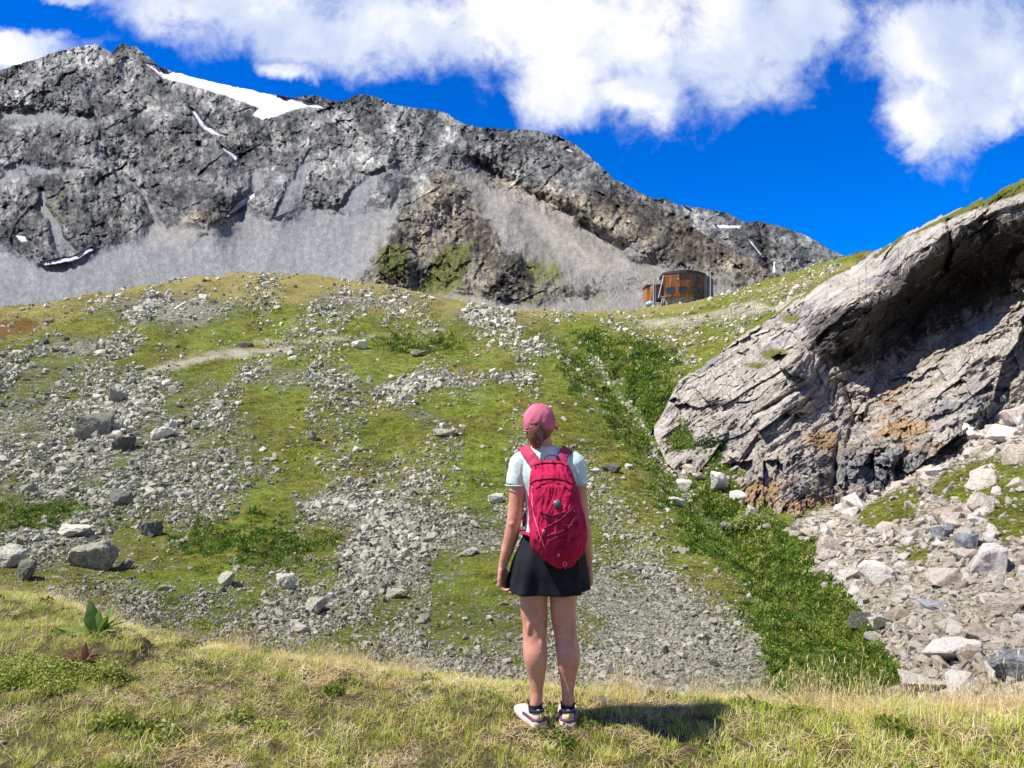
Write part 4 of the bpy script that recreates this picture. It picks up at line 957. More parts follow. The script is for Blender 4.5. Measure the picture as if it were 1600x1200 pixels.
# ledge plants
n = 62000
ys = 2.3 + (1 - np.sqrt(rs.rand(n))) * 0; ys = rs.uniform(2.2, 8.6, n); us = rs.uniform(-620, 2200, n)
keep = rs.rand(n) < np.clip(ys / 8.6, 0, 1)
us, ys = us[keep], ys[keep]
ed = edge_y(us); keep = ys < ed + 0.35 + rs.rand(len(ys)) ** 2 * 1.4; us, ys, ed = us[keep], ys[keep], ed[keep]
xs = (us - 800) / F * ys; zs = gz(us, ys); vs_ = HOR - (zs - CZ) / ys * F
cover = fbm(xs / 0.55, ys / 0.40, 3.0, 4) ; dryn = fbm(xs / 0.9, ys / 0.6, 7.0, 4); hn = fbm(xs / 0.5, ys / 0.4, 12.0, 3)
toe = sstep(ys - ed, -0.75, -0.1)                              # towards the lip the grass stands tall and straw coloured
bare = (np.exp(-(((xs - 0.22) / 0.34) ** 2 + ((ys - 3.72) / 0.16) ** 2)) * 0.9 + np.exp(-(((us - 300) / 330) ** 2 + ((vs_ - 1075) / 30) ** 2)) * 0.5 * (us < 620) + np.exp(-(((us - 640) / 180) ** 2 + ((vs_ - 1070) / 14) ** 2)) * 0.5)
kind = np.full(len(us), -1); sc_k = np.ones(len(us)); rr = rs.rand(len(us))
for q in range(len(us)):
    if rr[q] < bare[q] * 0.9 or cover[q] < -0.27: kind[q] = rs.choice([8, 9, 0]) if rr[q] < 0.9 else -1; sc_k[q] = 0.8; continue
    if dryn[q] + 0.3 * toe[q] > 0.30: kind[q] = rs.choice([5, 6, 7, 8, 9, 3], p=[.08, .08, .06, .26, .26, .26]) if toe[q] > .3 else rs.choice([8, 9, 0, 5, 3], p=[.24, .24, .32, .04, .16])
    elif hn[q] > 0.26: kind[q] = rs.choice([10, 11, 3]); 
    else: kind[q] = rs.choice([0, 1, 2, 3, 4, 8, 9], p=[.24, .24, .24, .1, .08, .05, .05])
tall_r = sstep(us, 1050, 1300) * 0.32 + 0.82
sk = rs.uniform(0.7, 1.25, len(us)) * sc_k * tall_r * (0.85 + 0.35 * cover)
sk = np.where((kind >= 5) & (kind <= 7), sk * (0.55 + 0.45 * toe), sk)
ok = kind >= 0
P = np.stack([xs, ys, zs], 1)[ok]; m = ok.sum()
scatter('ledge_grass', P, np.stack([rs.normal(0, .12, m), rs.normal(0, .12, m), rs.rand(m) * 6.28], 1), np.repeat(sk[ok][:, None], 3, 1), kind[ok], protos, 'short green grass and straw covering the ledge')
print('ledge tufts', m)
# a fringe of tall straw along the lip
n = 2000; us = rs.uniform(-500, 2100, n); dn_ = fbm(us / 60, 3.3, 0, 3)
keep = (dn_ > 0.06) | ((us > 1020) & (dn_ > -.25)); us = us[keep]; n = len(us)
ys = edge_y(us) + rs.normal(0.02, 0.14, n); P = np.stack([(us - 800) / F * ys, ys, gz(us, ys)], 1)
sk = rs.uniform(0.18, 0.5, n) * (1 + 0.35 * sstep(us, 1300, 1500)) * (0.55 + 0.45 * sstep(us, 150, 500))
scatter('straw_fringe', P, np.stack([rs.normal(0, .12, n), rs.normal(0, .12, n), rs.rand(n) * 6.28], 1), np.repeat(sk[:, None], 3, 1), rs.choice([0, 1, 2], n), straws, 'tall bleached straw along the lip of the ledge')

# turf on the near slope, so that it has a nap
turfs = [tuft('turf_tuft', 60 + k, 16, 0.5, (0.14, 0.34), 0.045, 1.2, M_olive, 0.7) for k in range(3)]
n = 42000
wt = np.clip(1 - m_grav * 1.1, 0, 1) * (1 - m_lush * 0.6) * not_path * (YY < 130) * np.clip(0.45 + 1.6 * fbm(X / (0.04 * YY + .8), YY / (0.1 * YY + 2), 33.0, 4), 0.0, 1.3)
wt = wt * (1 - scree_r) + 0.9 * grass_r * scree_r
u, y, P, i, j = sample(wt, n, rs)
sk = np.clip(15 / F * y, 0.10, 1.7) * rs.uniform(0.6, 1.3, n)
scatter('turf', P, np.stack([rs.normal(0, .1, n), rs.normal(0, .1, n), rs.rand(n) * 6.28], 1), np.stack([sk, sk, sk * 0.62], 1), rs.randint(0, 3, n), turfs, 'olive turf growing between the stones of the slope')
# the green strip
thick = [herb('thicket_clump', 70 + k, 75, 0.55, M_alder if k != 3 else M_olive, (0.07, 0.16) if k % 2 else (0.10, 0.24), 0.42, 0.9) for k in range(4)] + [herb('tall_herb', 90 + k, 40, 0.4, M_herb, (0.16, 0.34), 0.75, 1.2) for k in range(2)]
n = 17000
u, y, P, i, j = sample(np.clip(m_lush, 0, 1) ** 0.9 * (m_grav < 0.65) * np.clip(0.5 + 2.2 * fbm(X / 2.2, YY / 3, 41.0, 3), 0.0, 1.5), n, rs)
gd = segdist(u + 30 * fbm(P[:, 0] / 4, y / 8, 50., 3), HOR - (P[:, 2] - CZ) / y * F + 14 * fbm(P[:, 0] / 3, y / 5, 51., 3), [(880, 525), (930, 570), (985, 640), (1020, 700), (1050, 740), (1075, 775), (1130, 840)])
kp = gd > 8 + 10 * rs.rand(n); P = P[kp]; y = y[kp]; n = len(y)
sk = np.clip(10.5 / F * y, 0.12, 0.85) * rs.uniform(0.5, 1.5, n)
scatter('undergrowth', P, np.stack([rs.normal(0, .15, n), rs.normal(0, .15, n), rs.rand(n) * 6.28], 1), np.stack([sk, sk, sk * rs.uniform(.5, 2.1, n)], 1), rs.choice(6, n, p=[.27, .25, .25, .13, .05, .05]), thick, 'dense leafy green undergrowth filling the gully')


# ---- plants one can point at
def leaf_bm(bm, base, az, lean, L, wd, curve, segs=7, fold=0.25):
    d = Vector((math.cos(az), math.sin(az), 0)); s = Vector((-math.sin(az), math.cos(az), 0)); p = Vector(base); prev = None
    for k in range(segs + 1):
        t_ = k / segs; wk = wd * (0.10 + math.sin(min(1, t_ * 1.02) ** 0.75 * math.pi) * 0.95) * 0.5
        if k == segs: wk = 0.001
        an = lean + curve * t_; dirn = d * math.sin(an) + Vector((0, 0, 1)) * math.cos(an); nrm = dirn.cross(s)
        rip = 0.06 * wd * math.sin(t_ * 17 + az)
        row = [bm.verts.new(p + s * wk + nrm * (-wk * fold + rip)), bm.verts.new(p), bm.verts.new(p - s * wk + nrm * (-wk * fold - rip))]
        if prev:
            for a in (0, 1): bm.faces.new((prev[a], prev[a + 1], row[a + 1], row[a]))
        prev = row; p = p + dirn * (L / segs)


def plant(name, u, v, y, leaves, mat, label, cat='plant'):
    z = float(gz(u, y)); bm = bmesh.new()
    for (az, lean, L, wd, cv) in leaves: leaf_bm(bm, (0, 0, -0.01), math.radians(az), lean, L, wd, cv)
    o = bm_obj(name, bm, mat, None, True); o.location = ((u - 800) / F * y, y, z); return tag(o, label, cat)


yd = 5.05
plant('dock_plant', 152, 990, yd, [(150, 0.2, 0.25, 0.12, 0.5), (40, 0.3, 0.24, 0.11, 0.5), (20, 0.6, 0.22, 0.10, 0.8), (200, 0.9, 0.26, 0.12, 0.9), (230, 1.0, 0.2, 0.08, 0.8), (-20, 0.9, 0.19, 0.075, 0.9), (300, 1.0, 0.17, 0.07, 0.7), (100, 0.1, 0.18, 0.06, 0.3), (350, .35, .20, .06, .4), (140, 0.6, 0.2, 0.08, 0.6), (250, .7, .17, .05, .9), (170, .55, .2, .055, .8), (80, .5, .16, .05, .6), (15, .8, .2, .055, .8), (200, .4, .15, .045, .5)], M_dock, 'dock plant with large broad green leaves at the left of the ledge')
plant('withered_plant', 132, 1022, 4.55, [(185, 0.9, 0.17, 0.035, 0.7), (110, 0.15, 0.12, 0.04, 0.3), (60, 0.5, 0.10, 0.035, 0.6), (340, 0.9, 0.12, 0.035, 0.6), (215, 1.0, 0.13, 0.035, 0.3)], M_redleaf, 'small plant with reddish brown leaves in front of the dock plant')


def bush(name, u, y, rad, h, n, mat, label, Ls=(0.009, 0.022), stems=True, squash=0.6):
    r = random.Random(int(u * 7 + y * 100)); bm = bmesh.new()
    for k in range(n):
        a = r.uniform(0, 6.28); q = math.sqrt(r.random()); lump = 0.75 + 0.35 * math.sin(a * 3 + u) * math.sin(a * 5)
        zz = h * (1 - q ** 2 * 0.8) * r.uniform(0.25, 1.0) * lump
        c = Vector((q * rad * math.cos(a) * lump, q * rad * squash * math.sin(a) * lump, zz)); L = r.uniform(*Ls)
        s = Vector((r.gauss(0, 1), r.gauss(0, 1), r.gauss(.3, .5))).normalized(); w_ = s.cross(Vector((r.gauss(0, .4), r.gauss(0, .4), 1))).normalized()
        m_ = c + s * L * .5
        bm.faces.new([bm.verts.new(q_) for q_ in (c, m_ + w_ * L * .3, c + s * L, m_ - w_ * L * .3)])
    o = bm_obj(name, bm, mat); x = (u - 800) / F * y; o.location = (x, y, float(gz(u, y)) - 0.01); return tag(o, label, 'shrub')


bush('low_shrub', 55, 4.45, 0.55, 0.15, 16000, M_herb, 'low mat of green shrub on the left bank above bare earth')
bush('low_shrub', 168, 4.38, 0.20, 0.17, 2200, M_herb, 'rounded green shrub at the right end of the low mat')
bush('low_shrub', 285, 5.1, 0.20, 0.08, 1200, M_herb, 'small low shrub beside the white stone near the ledge lip', squash=.5)
bush('low_shrub', 420, 3.75, 0.14, 0.10, 700, M_herb, 'dark leafy tuft in the front grass left of centre')
bush('low_shrub', 1250, 3.95, 0.16, 0.10, 800, M_herb, 'leafy green clump in the front grass right of the shadow')
bush('low_shrub', 1110, 42.5, 1.35, 1.5, 2600, M_alder, 'bushy green shrub at the foot of the bedded slab', (0.08, 0.18))
bush('low_shrub', 1180, 29.6, 1.3, 0.9, 2600, M_alder, 'green shrub patch under the lower corner of the cliff', (0.06, 0.14))
# small stones on the ledge
for (u_, v_, w_, hs_, mt, lb) in [(216, 996, 24, .4, M_pale, 'white stone lying beside the dock plant'), (198, 1090, 14, .5, M_pale, 'small white pebble below the low shrub'), (283, 1115, 14, .5, M_pale, 'white pebble in the grass right of the other white pebble'),
                              (668, 1060, 22, .35, M_pale, 'flat white stone at the ledge lip left of the hiker'), (1532, 1140, 24, .5, M_pale, 'white stone in the tall grass on the right'), (3, 1162, 18, .7, M_pale, 'round white stone in the front grass at the far left'),
                              (946, 1090, 30, .35, M_darkstone, 'flat dark stone in the grass right of the shoes'), (1190, 968, 0, 1, None, '')]:
    if w_:
        y_ = F * CZ / (v_ - HOR); stone('stone', ROCKSP[int(u_) % 10], u_, v_, w_, lb, None, mt, hs_, 0.8, None, 0.1, y=y_)
# ------------------------------------------------------------------ the refuge on the saddle
def simple_mat(name, col, rough=0.7, spec=0.3, metal=0.0, nscale=None, namp=0.25, bstr=0.0, vecmul=None, bdist=0.01):
    m, t, b = material(name); b.inputs['Roughness'].default_value = rough; b.inputs['Specular IOR Level'].default_value = spec; b.inputs['Metallic'].default_value = metal
    if nscale:
        p = obj_co(t)
        if vecmul: p = t.vec('MULTIPLY', p, vecmul)
        n = t.noise(p, nscale, 5, 0.6)
        lo = tuple(max(0, c * (1 - namp)) for c in col); hi = tuple(min(1, c * (1 + namp)) for c in col)
        t.put(b.inputs['Base Color'], t.ramp(n, [(0.35, lo), (0.65, hi)]))
        if bstr: bump(t, b, n, bstr, bdist)
    else: b.inputs['Base Color'].default_value = tuple(col) + (1,)
    return m


def wood_mat(name, a, b_, c_):
    m, t, b = material(name); p = obj_co(t)
    q = t.vec('MULTIPLY', p, (2.2, 2.2, 0.12)); n = t.noise(q, 1.0, 4, 0.65); n2 = t.noise(t.vec('MULTIPLY', p, (5, 5, 0.4)), 1.0, 3)
    t.put(b.inputs['Base Color'], t.ramp(t.math('ADD', t.math('MULTIPLY', n, 0.6), t.math('MULTIPLY', n2, 0.4)), [(0.38, a), (0.5, b_), (0.62, c_)]))
    b.inputs['Roughness'].default_value = 0.75; bump(t, b, n2, 0.5, 0.05); return m


M_larch = wood_mat('larch_boards', (0.13, 0.05, 0.016), (0.34, 0.125, 0.035), (0.55, 0.25, 0.08))
M_brownwood = wood_mat('weathered_boards', (0.07, 0.04, 0.032), (0.14, 0.078, 0.06), (0.21, 0.125, 0.10))
M_greywood = wood_mat('grey_boards', (0.06, 0.06, 0.062), (0.17, 0.17, 0.175), (0.33, 0.33, 0.335))
M_roofm = simple_mat('dark_roofing', (0.055, 0.045, 0.042), 0.6, 0.3, 0, 0.8, 0.4)
M_masonry = simple_mat('stone_masonry', (0.34, 0.30, 0.24), 0.9, 0.2, 0, 2.2, 0.55, 0.8, None, 0.15)
M_glassd = simple_mat('window_glass', (0.02, 0.035, 0.06), 0.08, 0.7)
M_post = simple_mat('pale_metal', (0.62, 0.62, 0.62), 0.4, 0.5, 0.2)
M_tank = simple_mat('light_blue_tank', (0.30, 0.50, 0.62), 0.4, 0.4)

YH = 205.0
def hx(u): return (u - 800) / F * YH
def hz(v): return CZ + (HOR - v) / F * YH


def prism(bm, plan, z0, z1, top_dz=None):
    """upright walls over a plan polygon (list of x, y); top_dz gives a height offset per corner"""
    n = len(plan); b0 = [bm.verts.new((x, y, z0)) for x, y in plan]; t0 = [bm.verts.new((x, y, z1 + (top_dz[i] if top_dz else 0))) for i, (x, y) in enumerate(plan)]
    for i in range(n): bm.faces.new((b0[i], b0[(i + 1) % n], t0[(i + 1) % n], t0[i]))
    bm.faces.new(t0); bm.faces.new(b0[::-1]); bmesh.ops.recalc_face_normals(bm, faces=bm.faces[:])


def box(bm, c, s, rot=None):
    M = Matrix.Translation(c) @ (rot.to_4x4() if rot else Matrix.Identity(4)) @ Matrix.Diagonal((s[0], s[1], s[2], 1))
    bmesh.ops.create_cube(bm, size=1, matrix=M)


def rod(bm, a, b, r0, r1=None, seg=8):
    a, b = Vector(a), Vector(b); d = b - a; q = d.to_track_quat('Z', 'Y').to_matrix().to_4x4()
    bmesh.ops.create_cone(bm, cap_ends=True, segments=seg, radius1=r0, radius2=r0 if r1 is None else r1, depth=d.length, matrix=Matrix.Translation((a + b) / 2) @ q)


hx0, hy0, hz0 = hx(1070), YH, hz(470)
refuge = empty('mountain_refuge', (hx0, hy0, hz0)); tag(refuge, 'orange timber mountain refuge with curved front standing on the grassy saddle', 'mountain hut')
def L(u, v): return (hx(u) - hx0, hz(v) - hz0)
zb, zt = L(0, 463)[1], L(0, 430)[1]
# curved front of six facets from the left corner to the right one
fr = []
for k in range(7):
    t_ = k / 6; u_ = 1039 + (1104 - 1039) * t_; fr.append((L(u_, 0)[0], 1.6 - 3.0 * math.sin(math.pi * min(1, t_ * 0.92 + 0.04)) + 0.9 * t_))
plan = fr + [(fr[-1][0] - 0.4, 9.0), (fr[0][0] + 0.6, 9.0)]
def facet_panel(bm, k0, k1, z0, z1, out, thick=0.12):
    for k in range(k0, k1):
        a, b = Vector((fr[k][0], fr[k][1], 0)), Vector((fr[k + 1][0], fr[k + 1][1], 0)); d = (b - a).normalized(); nn = Vector((d.y, -d.x, 0))
        m_ = (a + b) / 2 + nn * out; L_ = (b - a).length
        box(bm, (m_.x, m_.y, (z0 + z1) / 2), (L_ + 0.02, thick, z1 - z0), Matrix.Rotation(math.atan2(d.y, d.x), 3, 'Z'))
bm = bmesh.new(); prism(bm, plan, zb, zt + 0.35, [0.0, 0.15, 0.28, 0.32, 0.28, 0.15, 0.0, 0.2, 0.2]); bm_obj('wall', bm, M_brownwood, refuge)
bm = bmesh.new(); facet_panel(bm, 0, 4, zb - 0.05, zt - 2.6 + 1.1, 0.07)
for k in range(0, 2): facet_panel(bm, k, k + 1, zt - 1.5, zt + 0.2, 0.08)
cl = bm_obj('cladding', bm, M_larch, refuge)
bm = bmesh.new()
for k in range(0, 26):      # upright battens casting their stripes
    t_ = k / 26 * 4; i_ = int(t_); f_ = t_ - i_; a, b = Vector(fr[i_] + (0,)), Vector(fr[i_ + 1] + (0,)); q = a.lerp(b, f_); d = (b - a).normalized(); q = q + Vector((d.y, -d.x, 0)) * 0.2
    top_ = zt - 1.55 if k > 9 else zt + 0.15
    box(bm, (q.x, q.y, (zb + top_) / 2), (0.10, 0.10, top_ - zb))
bm_obj('batten', bm, M_larch, refuge)['label'] = 'upright orange boards of the curved front'
bm = bmesh.new(); ro = [(x * 1.0, y) for x, y in fr]; cx_ = sum(x for x, _ in plan) / len(plan); cy_ = sum(y for _, y in plan) / len(plan)
prism(bm, [(cx_ + (x - cx_) * 1.06, cy_ + (y - cy_) * 1.1) for x, y in plan], zt + 0.42, zt + 0.95, [0, .15, .3, .34, .3, .15, 0, .2, .2]); rf = bm_obj('roof', bm, M_roofm, refuge)
def window(u, v, w_, h_, glass=M_glassd, proud=0.34):
    x = L(u, 0)[0]; k = max(0, min(5, sum(1 for q in fr[1:-1] if q[0] < x))); a, b = Vector(fr[k] + (0,)), Vector(fr[k + 1] + (0,)); f_ = (x - a.x) / (b.x - a.x)
    q = a.lerp(b, f_); d = (b - a).normalized(); nn = Vector((d.y, -d.x, 0)); R_ = Matrix.Rotation(math.atan2(d.y, d.x), 3, 'Z'); z = L(0, v)[1]
    bm = bmesh.new()
    for (ox, oz, sx, sz) in ((0, h_ / 2 + .05, w_ + .3, .14), (0, -h_ / 2 - .05, w_ + .3, .14), (-w_ / 2 - .07, 0, .14, h_ + .02), (w_ / 2 + .07, 0, .14, h_ + .02)):
        c_ = q + d * ox + nn * (proud - .08); box(bm, (c_.x, c_.y, z + oz), (sx, .2, sz), R_)
    wdw = bm_obj('window', bm, M_roofm, refuge)
    bm = bmesh.new(); c_ = q + nn * (proud - .1); box(bm, (c_.x, c_.y, z), (w_, .06, h_), R_); bm_obj('pane', bm, glass, wdw)
for u_, v_ in ((1048, 453), (1066, 453), (1083, 453)): window(u_, v_, 2.1, 1.35)
window(1097, 454, 1.4, 1.2, M_glassd, 0.2)
for u_ in (1058.5, 1067): window(u_, 436, 0.75, 1.3, M_glassd, 0.2)
window(1092, 437, 0.6, 1.5, M_glassd, 0.2)
bm = bmesh.new(); prism(bm, [(x * 0.94 + .3, y + 0.7) for x, y in fr[:5]] + [(fr[4][0] * .94, 8.5), (fr[0][0] * .94, 8.5)], zb - 4.5, zb + 0.01); bm_obj('foundation', bm, M_masonry, refuge)
bm = bmesh.new(); prism(bm, [(fr[4][0] * .94 + .32, fr[4][1] + .8), (fr[6][0] - .2, fr[6][1] + .5), (fr[6][0] - .2, 8.4), (fr[4][0] * .94 + .32, 8.4)], zb - 4.5, zb - .01); bm_obj('foundation', bm, M_greywood, refuge)
# dark grey side block on the right, one board step after another
xr = fr[-1][0]; bm = bmesh.new()
for k in range(4): prism(bm, [(xr + 0.02 + 0.78 * k, 2.1 + 0.7 * k), (xr + 0.76 + 0.78 * k, 2.3 + 0.7 * k), (xr + 0.76 + .78 * k, 9), (xr + 0.02 + .78 * k, 9)], zb - 3.0, zt + 0.55 - 0.25 * k)
bm_obj('side_block', bm, M_greywood, refuge)
# low annex on the left
ax0, ax1 = L(1013, 0)[0], L(1039, 0)[0]; za = L(0, 446)[1]
bm = bmesh.new(); prism(bm, [(ax0, 2.5), (ax0 + 2.0, 1.8), (ax0 + 2.0, 8), (ax0, 8)], zb - 1.4, za + .3, [-.5, .3, .3, -.5]); an = bm_obj('annex', bm, M_larch, refuge)
bm = bmesh.new(); prism(bm, [(ax0 + 2.02, 2.4), (ax1 - .02, 2.4), (ax1 - .02, 8), (ax0 + 2.02, 8)], zb - 0.6, za + .5); bm_obj('annex', bm, M_brownwood, refuge)
bm = bmesh.new(); prism(bm, [(ax0 - .2, 2.2), (ax1 - .04, 1.9), (ax1 - .04, 8.3), (ax0 - .2, 8.3)], za + .62, za + .8, [-.7, .1, .1, -.7]); bm_obj('annex_roof', bm, M_roofm, refuge)
bm = bmesh.new(); prism(bm, [(ax0 - .3, 2.1), (ax1 - 1.1, 1.2), (ax1 - 1.1, 8), (ax0 - .3, 8)], zb - 4.4, zb - 1.42); bm_obj('foundation', bm, M_masonry, refuge)
bm = bmesh.new(); rod(bm, (ax1 - 1.6, 1.0, zb - .3), (ax1 - 0.2, 0.9, zt + .1), 0.16); bm_obj('stove_pipe', bm, M_post, refuge)
bm = bmesh.new()
for dx_ in (-.9, 0, .9): rod(bm, (ax1 - .5 + dx_, -.4, zb - 3.4), (ax1 - .4 + dx_ * .25, 0.2, zb - .2), .09)
box(bm, (ax1 - .4, .2, zb - .1), (1.5, .4, .16)); bm_obj('stair_trestle', bm, M_post, refuge)
for u_, v0, v1, yy in ((1020, 436, 478, .5), (1023.5, 446, 476, .7), (1109.5, 425, 468, 1.2)):
    bm = bmesh.new(); xa = hx(u_) - hx0; za_ = L(0, v0)[1]; zb_ = L(0, v1)[1] - 1.2; rod(bm, (xa, yy, zb_), (xa, yy, za_), .11, .09); bmesh.ops.create_uvsphere(bm, u_segments=8, v_segments=6, radius=.16, matrix=Matrix.Translation((xa, yy, za_)))
    o = bm_obj('flagpole', bm, M_post); o.location = (hx0, hy0 - 1.5, hz0)
    tag(o, {1020: 'tall pale pole beside the left annex of the refuge', 1023.5: 'short pale pole next to the tall one by the annex', 1109.5: 'pale pole in front of the grey side of the refuge'}[u_], 'pole')
bm = bmesh.new(); bmesh.ops.create_uvsphere(bm, u_segments=16, v_segments=10, radius=1.0, matrix=Matrix.Diagonal((1.3, .8, .75, 1))); rod(bm, (0, 0, .5), (0, 0, .95), .3)
o = bm_obj('water_tank', bm, M_tank, None, True); o.location = (hx(1014), YH - 1.5, hz(478) + .3); tag(o, 'light blue water tank on the slope below the annex', 'tank')
bm = bmesh.new(); rod(bm, (0, 0, -.5), (0, 0, 2.2), .07); box(bm, (0, 0, 1.6), (.9, .06, .35)); yy = 190; o = bm_obj('signpost', bm, M_greywood); o.location = (*pt(1201, 437, yy)[:2], float(gz(1201, yy))); tag(o, 'thin wooden signpost on the skyline of the saddle', 'signpost')

# ------------------------------------------------------------------ the hiker
YP = 3.8
FOOTZ = float(gz(862, YP))
def W(u, v, y=YP): return Vector(((u - 800) / F * y, y, CZ + (HOR - v) / F * y))
PX = YP / F


def cr(keys, t_):
    """Catmull-Rom through keys: list of (t, values...)"""
    ts = [k[0] for k in keys]; i = max(0, min(len(ts) - 2, sum(1 for q in ts[1:-1] if q <= t_)))
    f = (t_ - ts[i]) / (ts[i + 1] - ts[i]); p0, p1, p2, p3 = keys[max(i - 1, 0)][1:], keys[i][1:], keys[i + 1][1:], keys[min(i + 2, len(ts) - 1)][1:]
    return [0.5 * (2 * b + (c - a) * f + (2 * a - 5 * b + 4 * c - d) * f * f + (3 * b - a - 3 * c + d) * f ** 3) for a, b, c, d in zip(p0, p1, p2, p3)]


def loft(bm, keys, seg=24, rings=None, caps=True, power=2.0, ripple=None):
    """keys: (v_row, u_centre, y_offset, half_width_px, half_depth_px); a closed tube down the photo rows"""
    n = rings or max(6, int(abs(keys[-1][0] - keys[0][0]) / 4)); rows = []
    for k in range(n + 1):
        v = keys[0][0] + (keys[-1][0] - keys[0][0]) * k / n; u, yo, rw, rd = cr(keys, v)
        c = W(u, v, YP); c.y += yo; ring = []
        for s in range(seg):
            a = 2 * math.pi * s / seg; ca, sa = math.cos(a), math.sin(a)
            e = 2 / power; x = rw * PX * math.copysign(abs(ca) ** e, ca); y = rd * PX * math.copysign(abs(sa) ** e, sa)
            m_ = 1 + (ripple(a, k / n) if ripple else 0)
            ring.append(bm.verts.new((c.x + x * m_, c.y + y * m_, c.z)))
        rows.append(ring)
    for a, b in zip(rows[:-1], rows[1:]):
        for s in range(seg): bm.faces.new((a[s], a[(s + 1) % seg], b[(s + 1) % seg], b[s]))
    if caps: bm.faces.new(rows[0][::-1]); bm.faces.new(rows[-1])
    return rows


def tube(bm, pts, rads, seg=12, flat=1.0, caps=True, up=Vector((0, 0, 1))):
    """round tube through 3-D points with a radius each"""
    pts = [Vector(p) for p in pts]; rows = []; prevx = None
    for k, p in enumerate(pts):
        d = (pts[min(k + 1, len(pts) - 1)] - pts[max(k - 1, 0)]).normalized()
        x = d.cross(up) if prevx is None else prevx - d * prevx.dot(d)
        if x.length < 1e-4: x = d.orthogonal()
        x.normalize(); prevx = x; y = d.cross(x); r = rads[k] if hasattr(rads, '__len__') else rads
        rows.append([bm.verts.new(p + x * math.cos(a) * r + y * math.sin(a) * r * flat) for a in (2 * math.pi * s / seg for s in range(seg))])
    for a, b in zip(rows[:-1], rows[1:]):
        for s in range(seg): bm.faces.new((a[s], a[(s + 1) % seg], b[(s + 1) % seg], b[s]))
    if caps: bm.faces.new(rows[0][::-1]); bm.faces.new(rows[-1])


def smooth_path(pts, n=8):
    out = []; pts = [Vector(p) for p in pts]
    for i in range(len(pts) - 1):
        p0, p1, p2, p3 = pts[max(i - 1, 0)], pts[i], pts[i + 1], pts[min(i + 2, len(pts) - 1)]
        for k in range(n):
            f = k / n; out.append(0.5 * (2 * p1 + (p2 - p0) * f + (2 * p0 - 5 * p1 + 4 * p2 - p3) * f * f + (3 * p1 - p0 - 3 * p2 + p3) * f ** 3))
    return out + [pts[-1]]


def ball(bm, c, r, seg=20):
    bmesh.ops.create_uvsphere(bm, u_segments=seg, v_segments=seg * 2 // 3, radius=1, matrix=Matrix.Translation(c) @ Matrix.Diagonal((r[0], r[1], r[2], 1)))


def fuse(name, bm, mat, parent, voxel=0.006, smooth=4, fac=0.5):
    """melt overlapping closed shapes into one continuous skin"""
    bmesh.ops.recalc_face_normals(bm, faces=bm.faces[:])
    o = bm_obj(name, bm, mat, None, True)
    r = o.modifiers.new('r', 'REMESH'); r.mode = 'VOXEL'; r.voxel_size = voxel; r.use_smooth_shade = True
    s = o.modifiers.new('s', 'SMOOTH'); s.factor = fac; s.iterations = smooth
    dg = bpy.context.evaluated_depsgraph_get(); me = bpy.data.meshes.new_from_object(o.evaluated_get(dg)); me.name = name
    old = o.data; o.modifiers.clear(); o.data = me; bpy.data.meshes.remove(old)
    me.materials.clear(); me.materials.append(mat); me.polygons.foreach_set('use_smooth', np.ones(len(me.polygons), bool))
    if parent: o.parent = parent
    return o


def displace(o, fn):
    me = o.data; n = len(me.vertices); co = np.empty(n * 3, np.float32); me.vertices.foreach_get('co', co); co = co.reshape(-1, 3)
    nn = np.empty(n * 3, np.float32); me.vertices.foreach_get('normal', nn); nn = nn.reshape(-1, 3)
    d = fn(co[:, 0], co[:, 1], co[:, 2]); me.vertices.foreach_set('co', (co + nn * d[:, None]).astype(np.float32).ravel()); me.update()


m, t, b = material('skin'); p = obj_co(t)
t.put(b.inputs['Base Color'], t.ramp(t.math('ADD', t.math('MULTIPLY', t.noise(p, 9, 4, 0.6), 0.7), t.math('MULTIPLY', t.noise(p, 60, 3, 0.6), 0.3)), [(0.33, (0.50, 0.215, 0.14)), (0.52, (0.60, 0.28, 0.19)), (0.70, (0.68, 0.35, 0.25))]))
b.inputs['Roughness'].default_value = 0.5; b.inputs['Subsurface Weight'].default_value = 0.12; b.inputs['Subsurface Scale'].default_value = 0.02; b.inputs['Subsurface Radius'].default_value = (1, 0.35, 0.2)
bump(t, b, t.noise(p, 180, 3, 0.6), 0.12, 0.002); M_skin = m
def cloth(name, lo, hi, weave=900, wr=14, bs=0.25):
    m, t, b = material(name); p = obj_co(t); n = t.noise(p, wr, 5, 0.6)
    t.put(b.inputs['Base Color'], t.ramp(n, [(0.35, lo), (0.65, hi)])); b.inputs['Roughness'].default_value = 0.85; b.inputs['Specular IOR Level'].default_value = 0.25
    bump(t, b, t.math('ADD', n, t.math('MULTIPLY', t.noise(p, weave, 2), 0.15)), bs, 0.006); return m
M_shirt = cloth('mint_cotton', (0.52, 0.66, 0.60), (0.68, 0.80, 0.75)); M_skirt = cloth('black_cloth', (0.005, 0.0055, 0.009), (0.012, 0.013, 0.020))
M_cap = cloth('pink_cotton', (0.44, 0.10, 0.15), (0.60, 0.17, 0.235)); M_pack = cloth('crimson_nylon', (0.32, 0.004, 0.038), (0.50, 0.010, 0.070), 700, 10, 0.3)
M_strap = cloth('faded_crimson_webbing', (0.42, 0.035, 0.09), (0.56, 0.07, 0.14)); M_cord = simple_mat('maroon_cord', (0.17, 0.008, 0.03), 0.6)
M_trim = simple_mat('pink_trim', (0.75, 0.16, 0.26), 0.6); M_badge = simple_mat('grey_badge', (0.10, 0.11, 0.13), 0.35, 0.5); M_mesh = cloth('dark_crimson_mesh', (0.16, 0.006, 0.03), (0.26, 0.012, 0.05), 300)
m, t, b = material('auburn_hair'); p = obj_co(t)
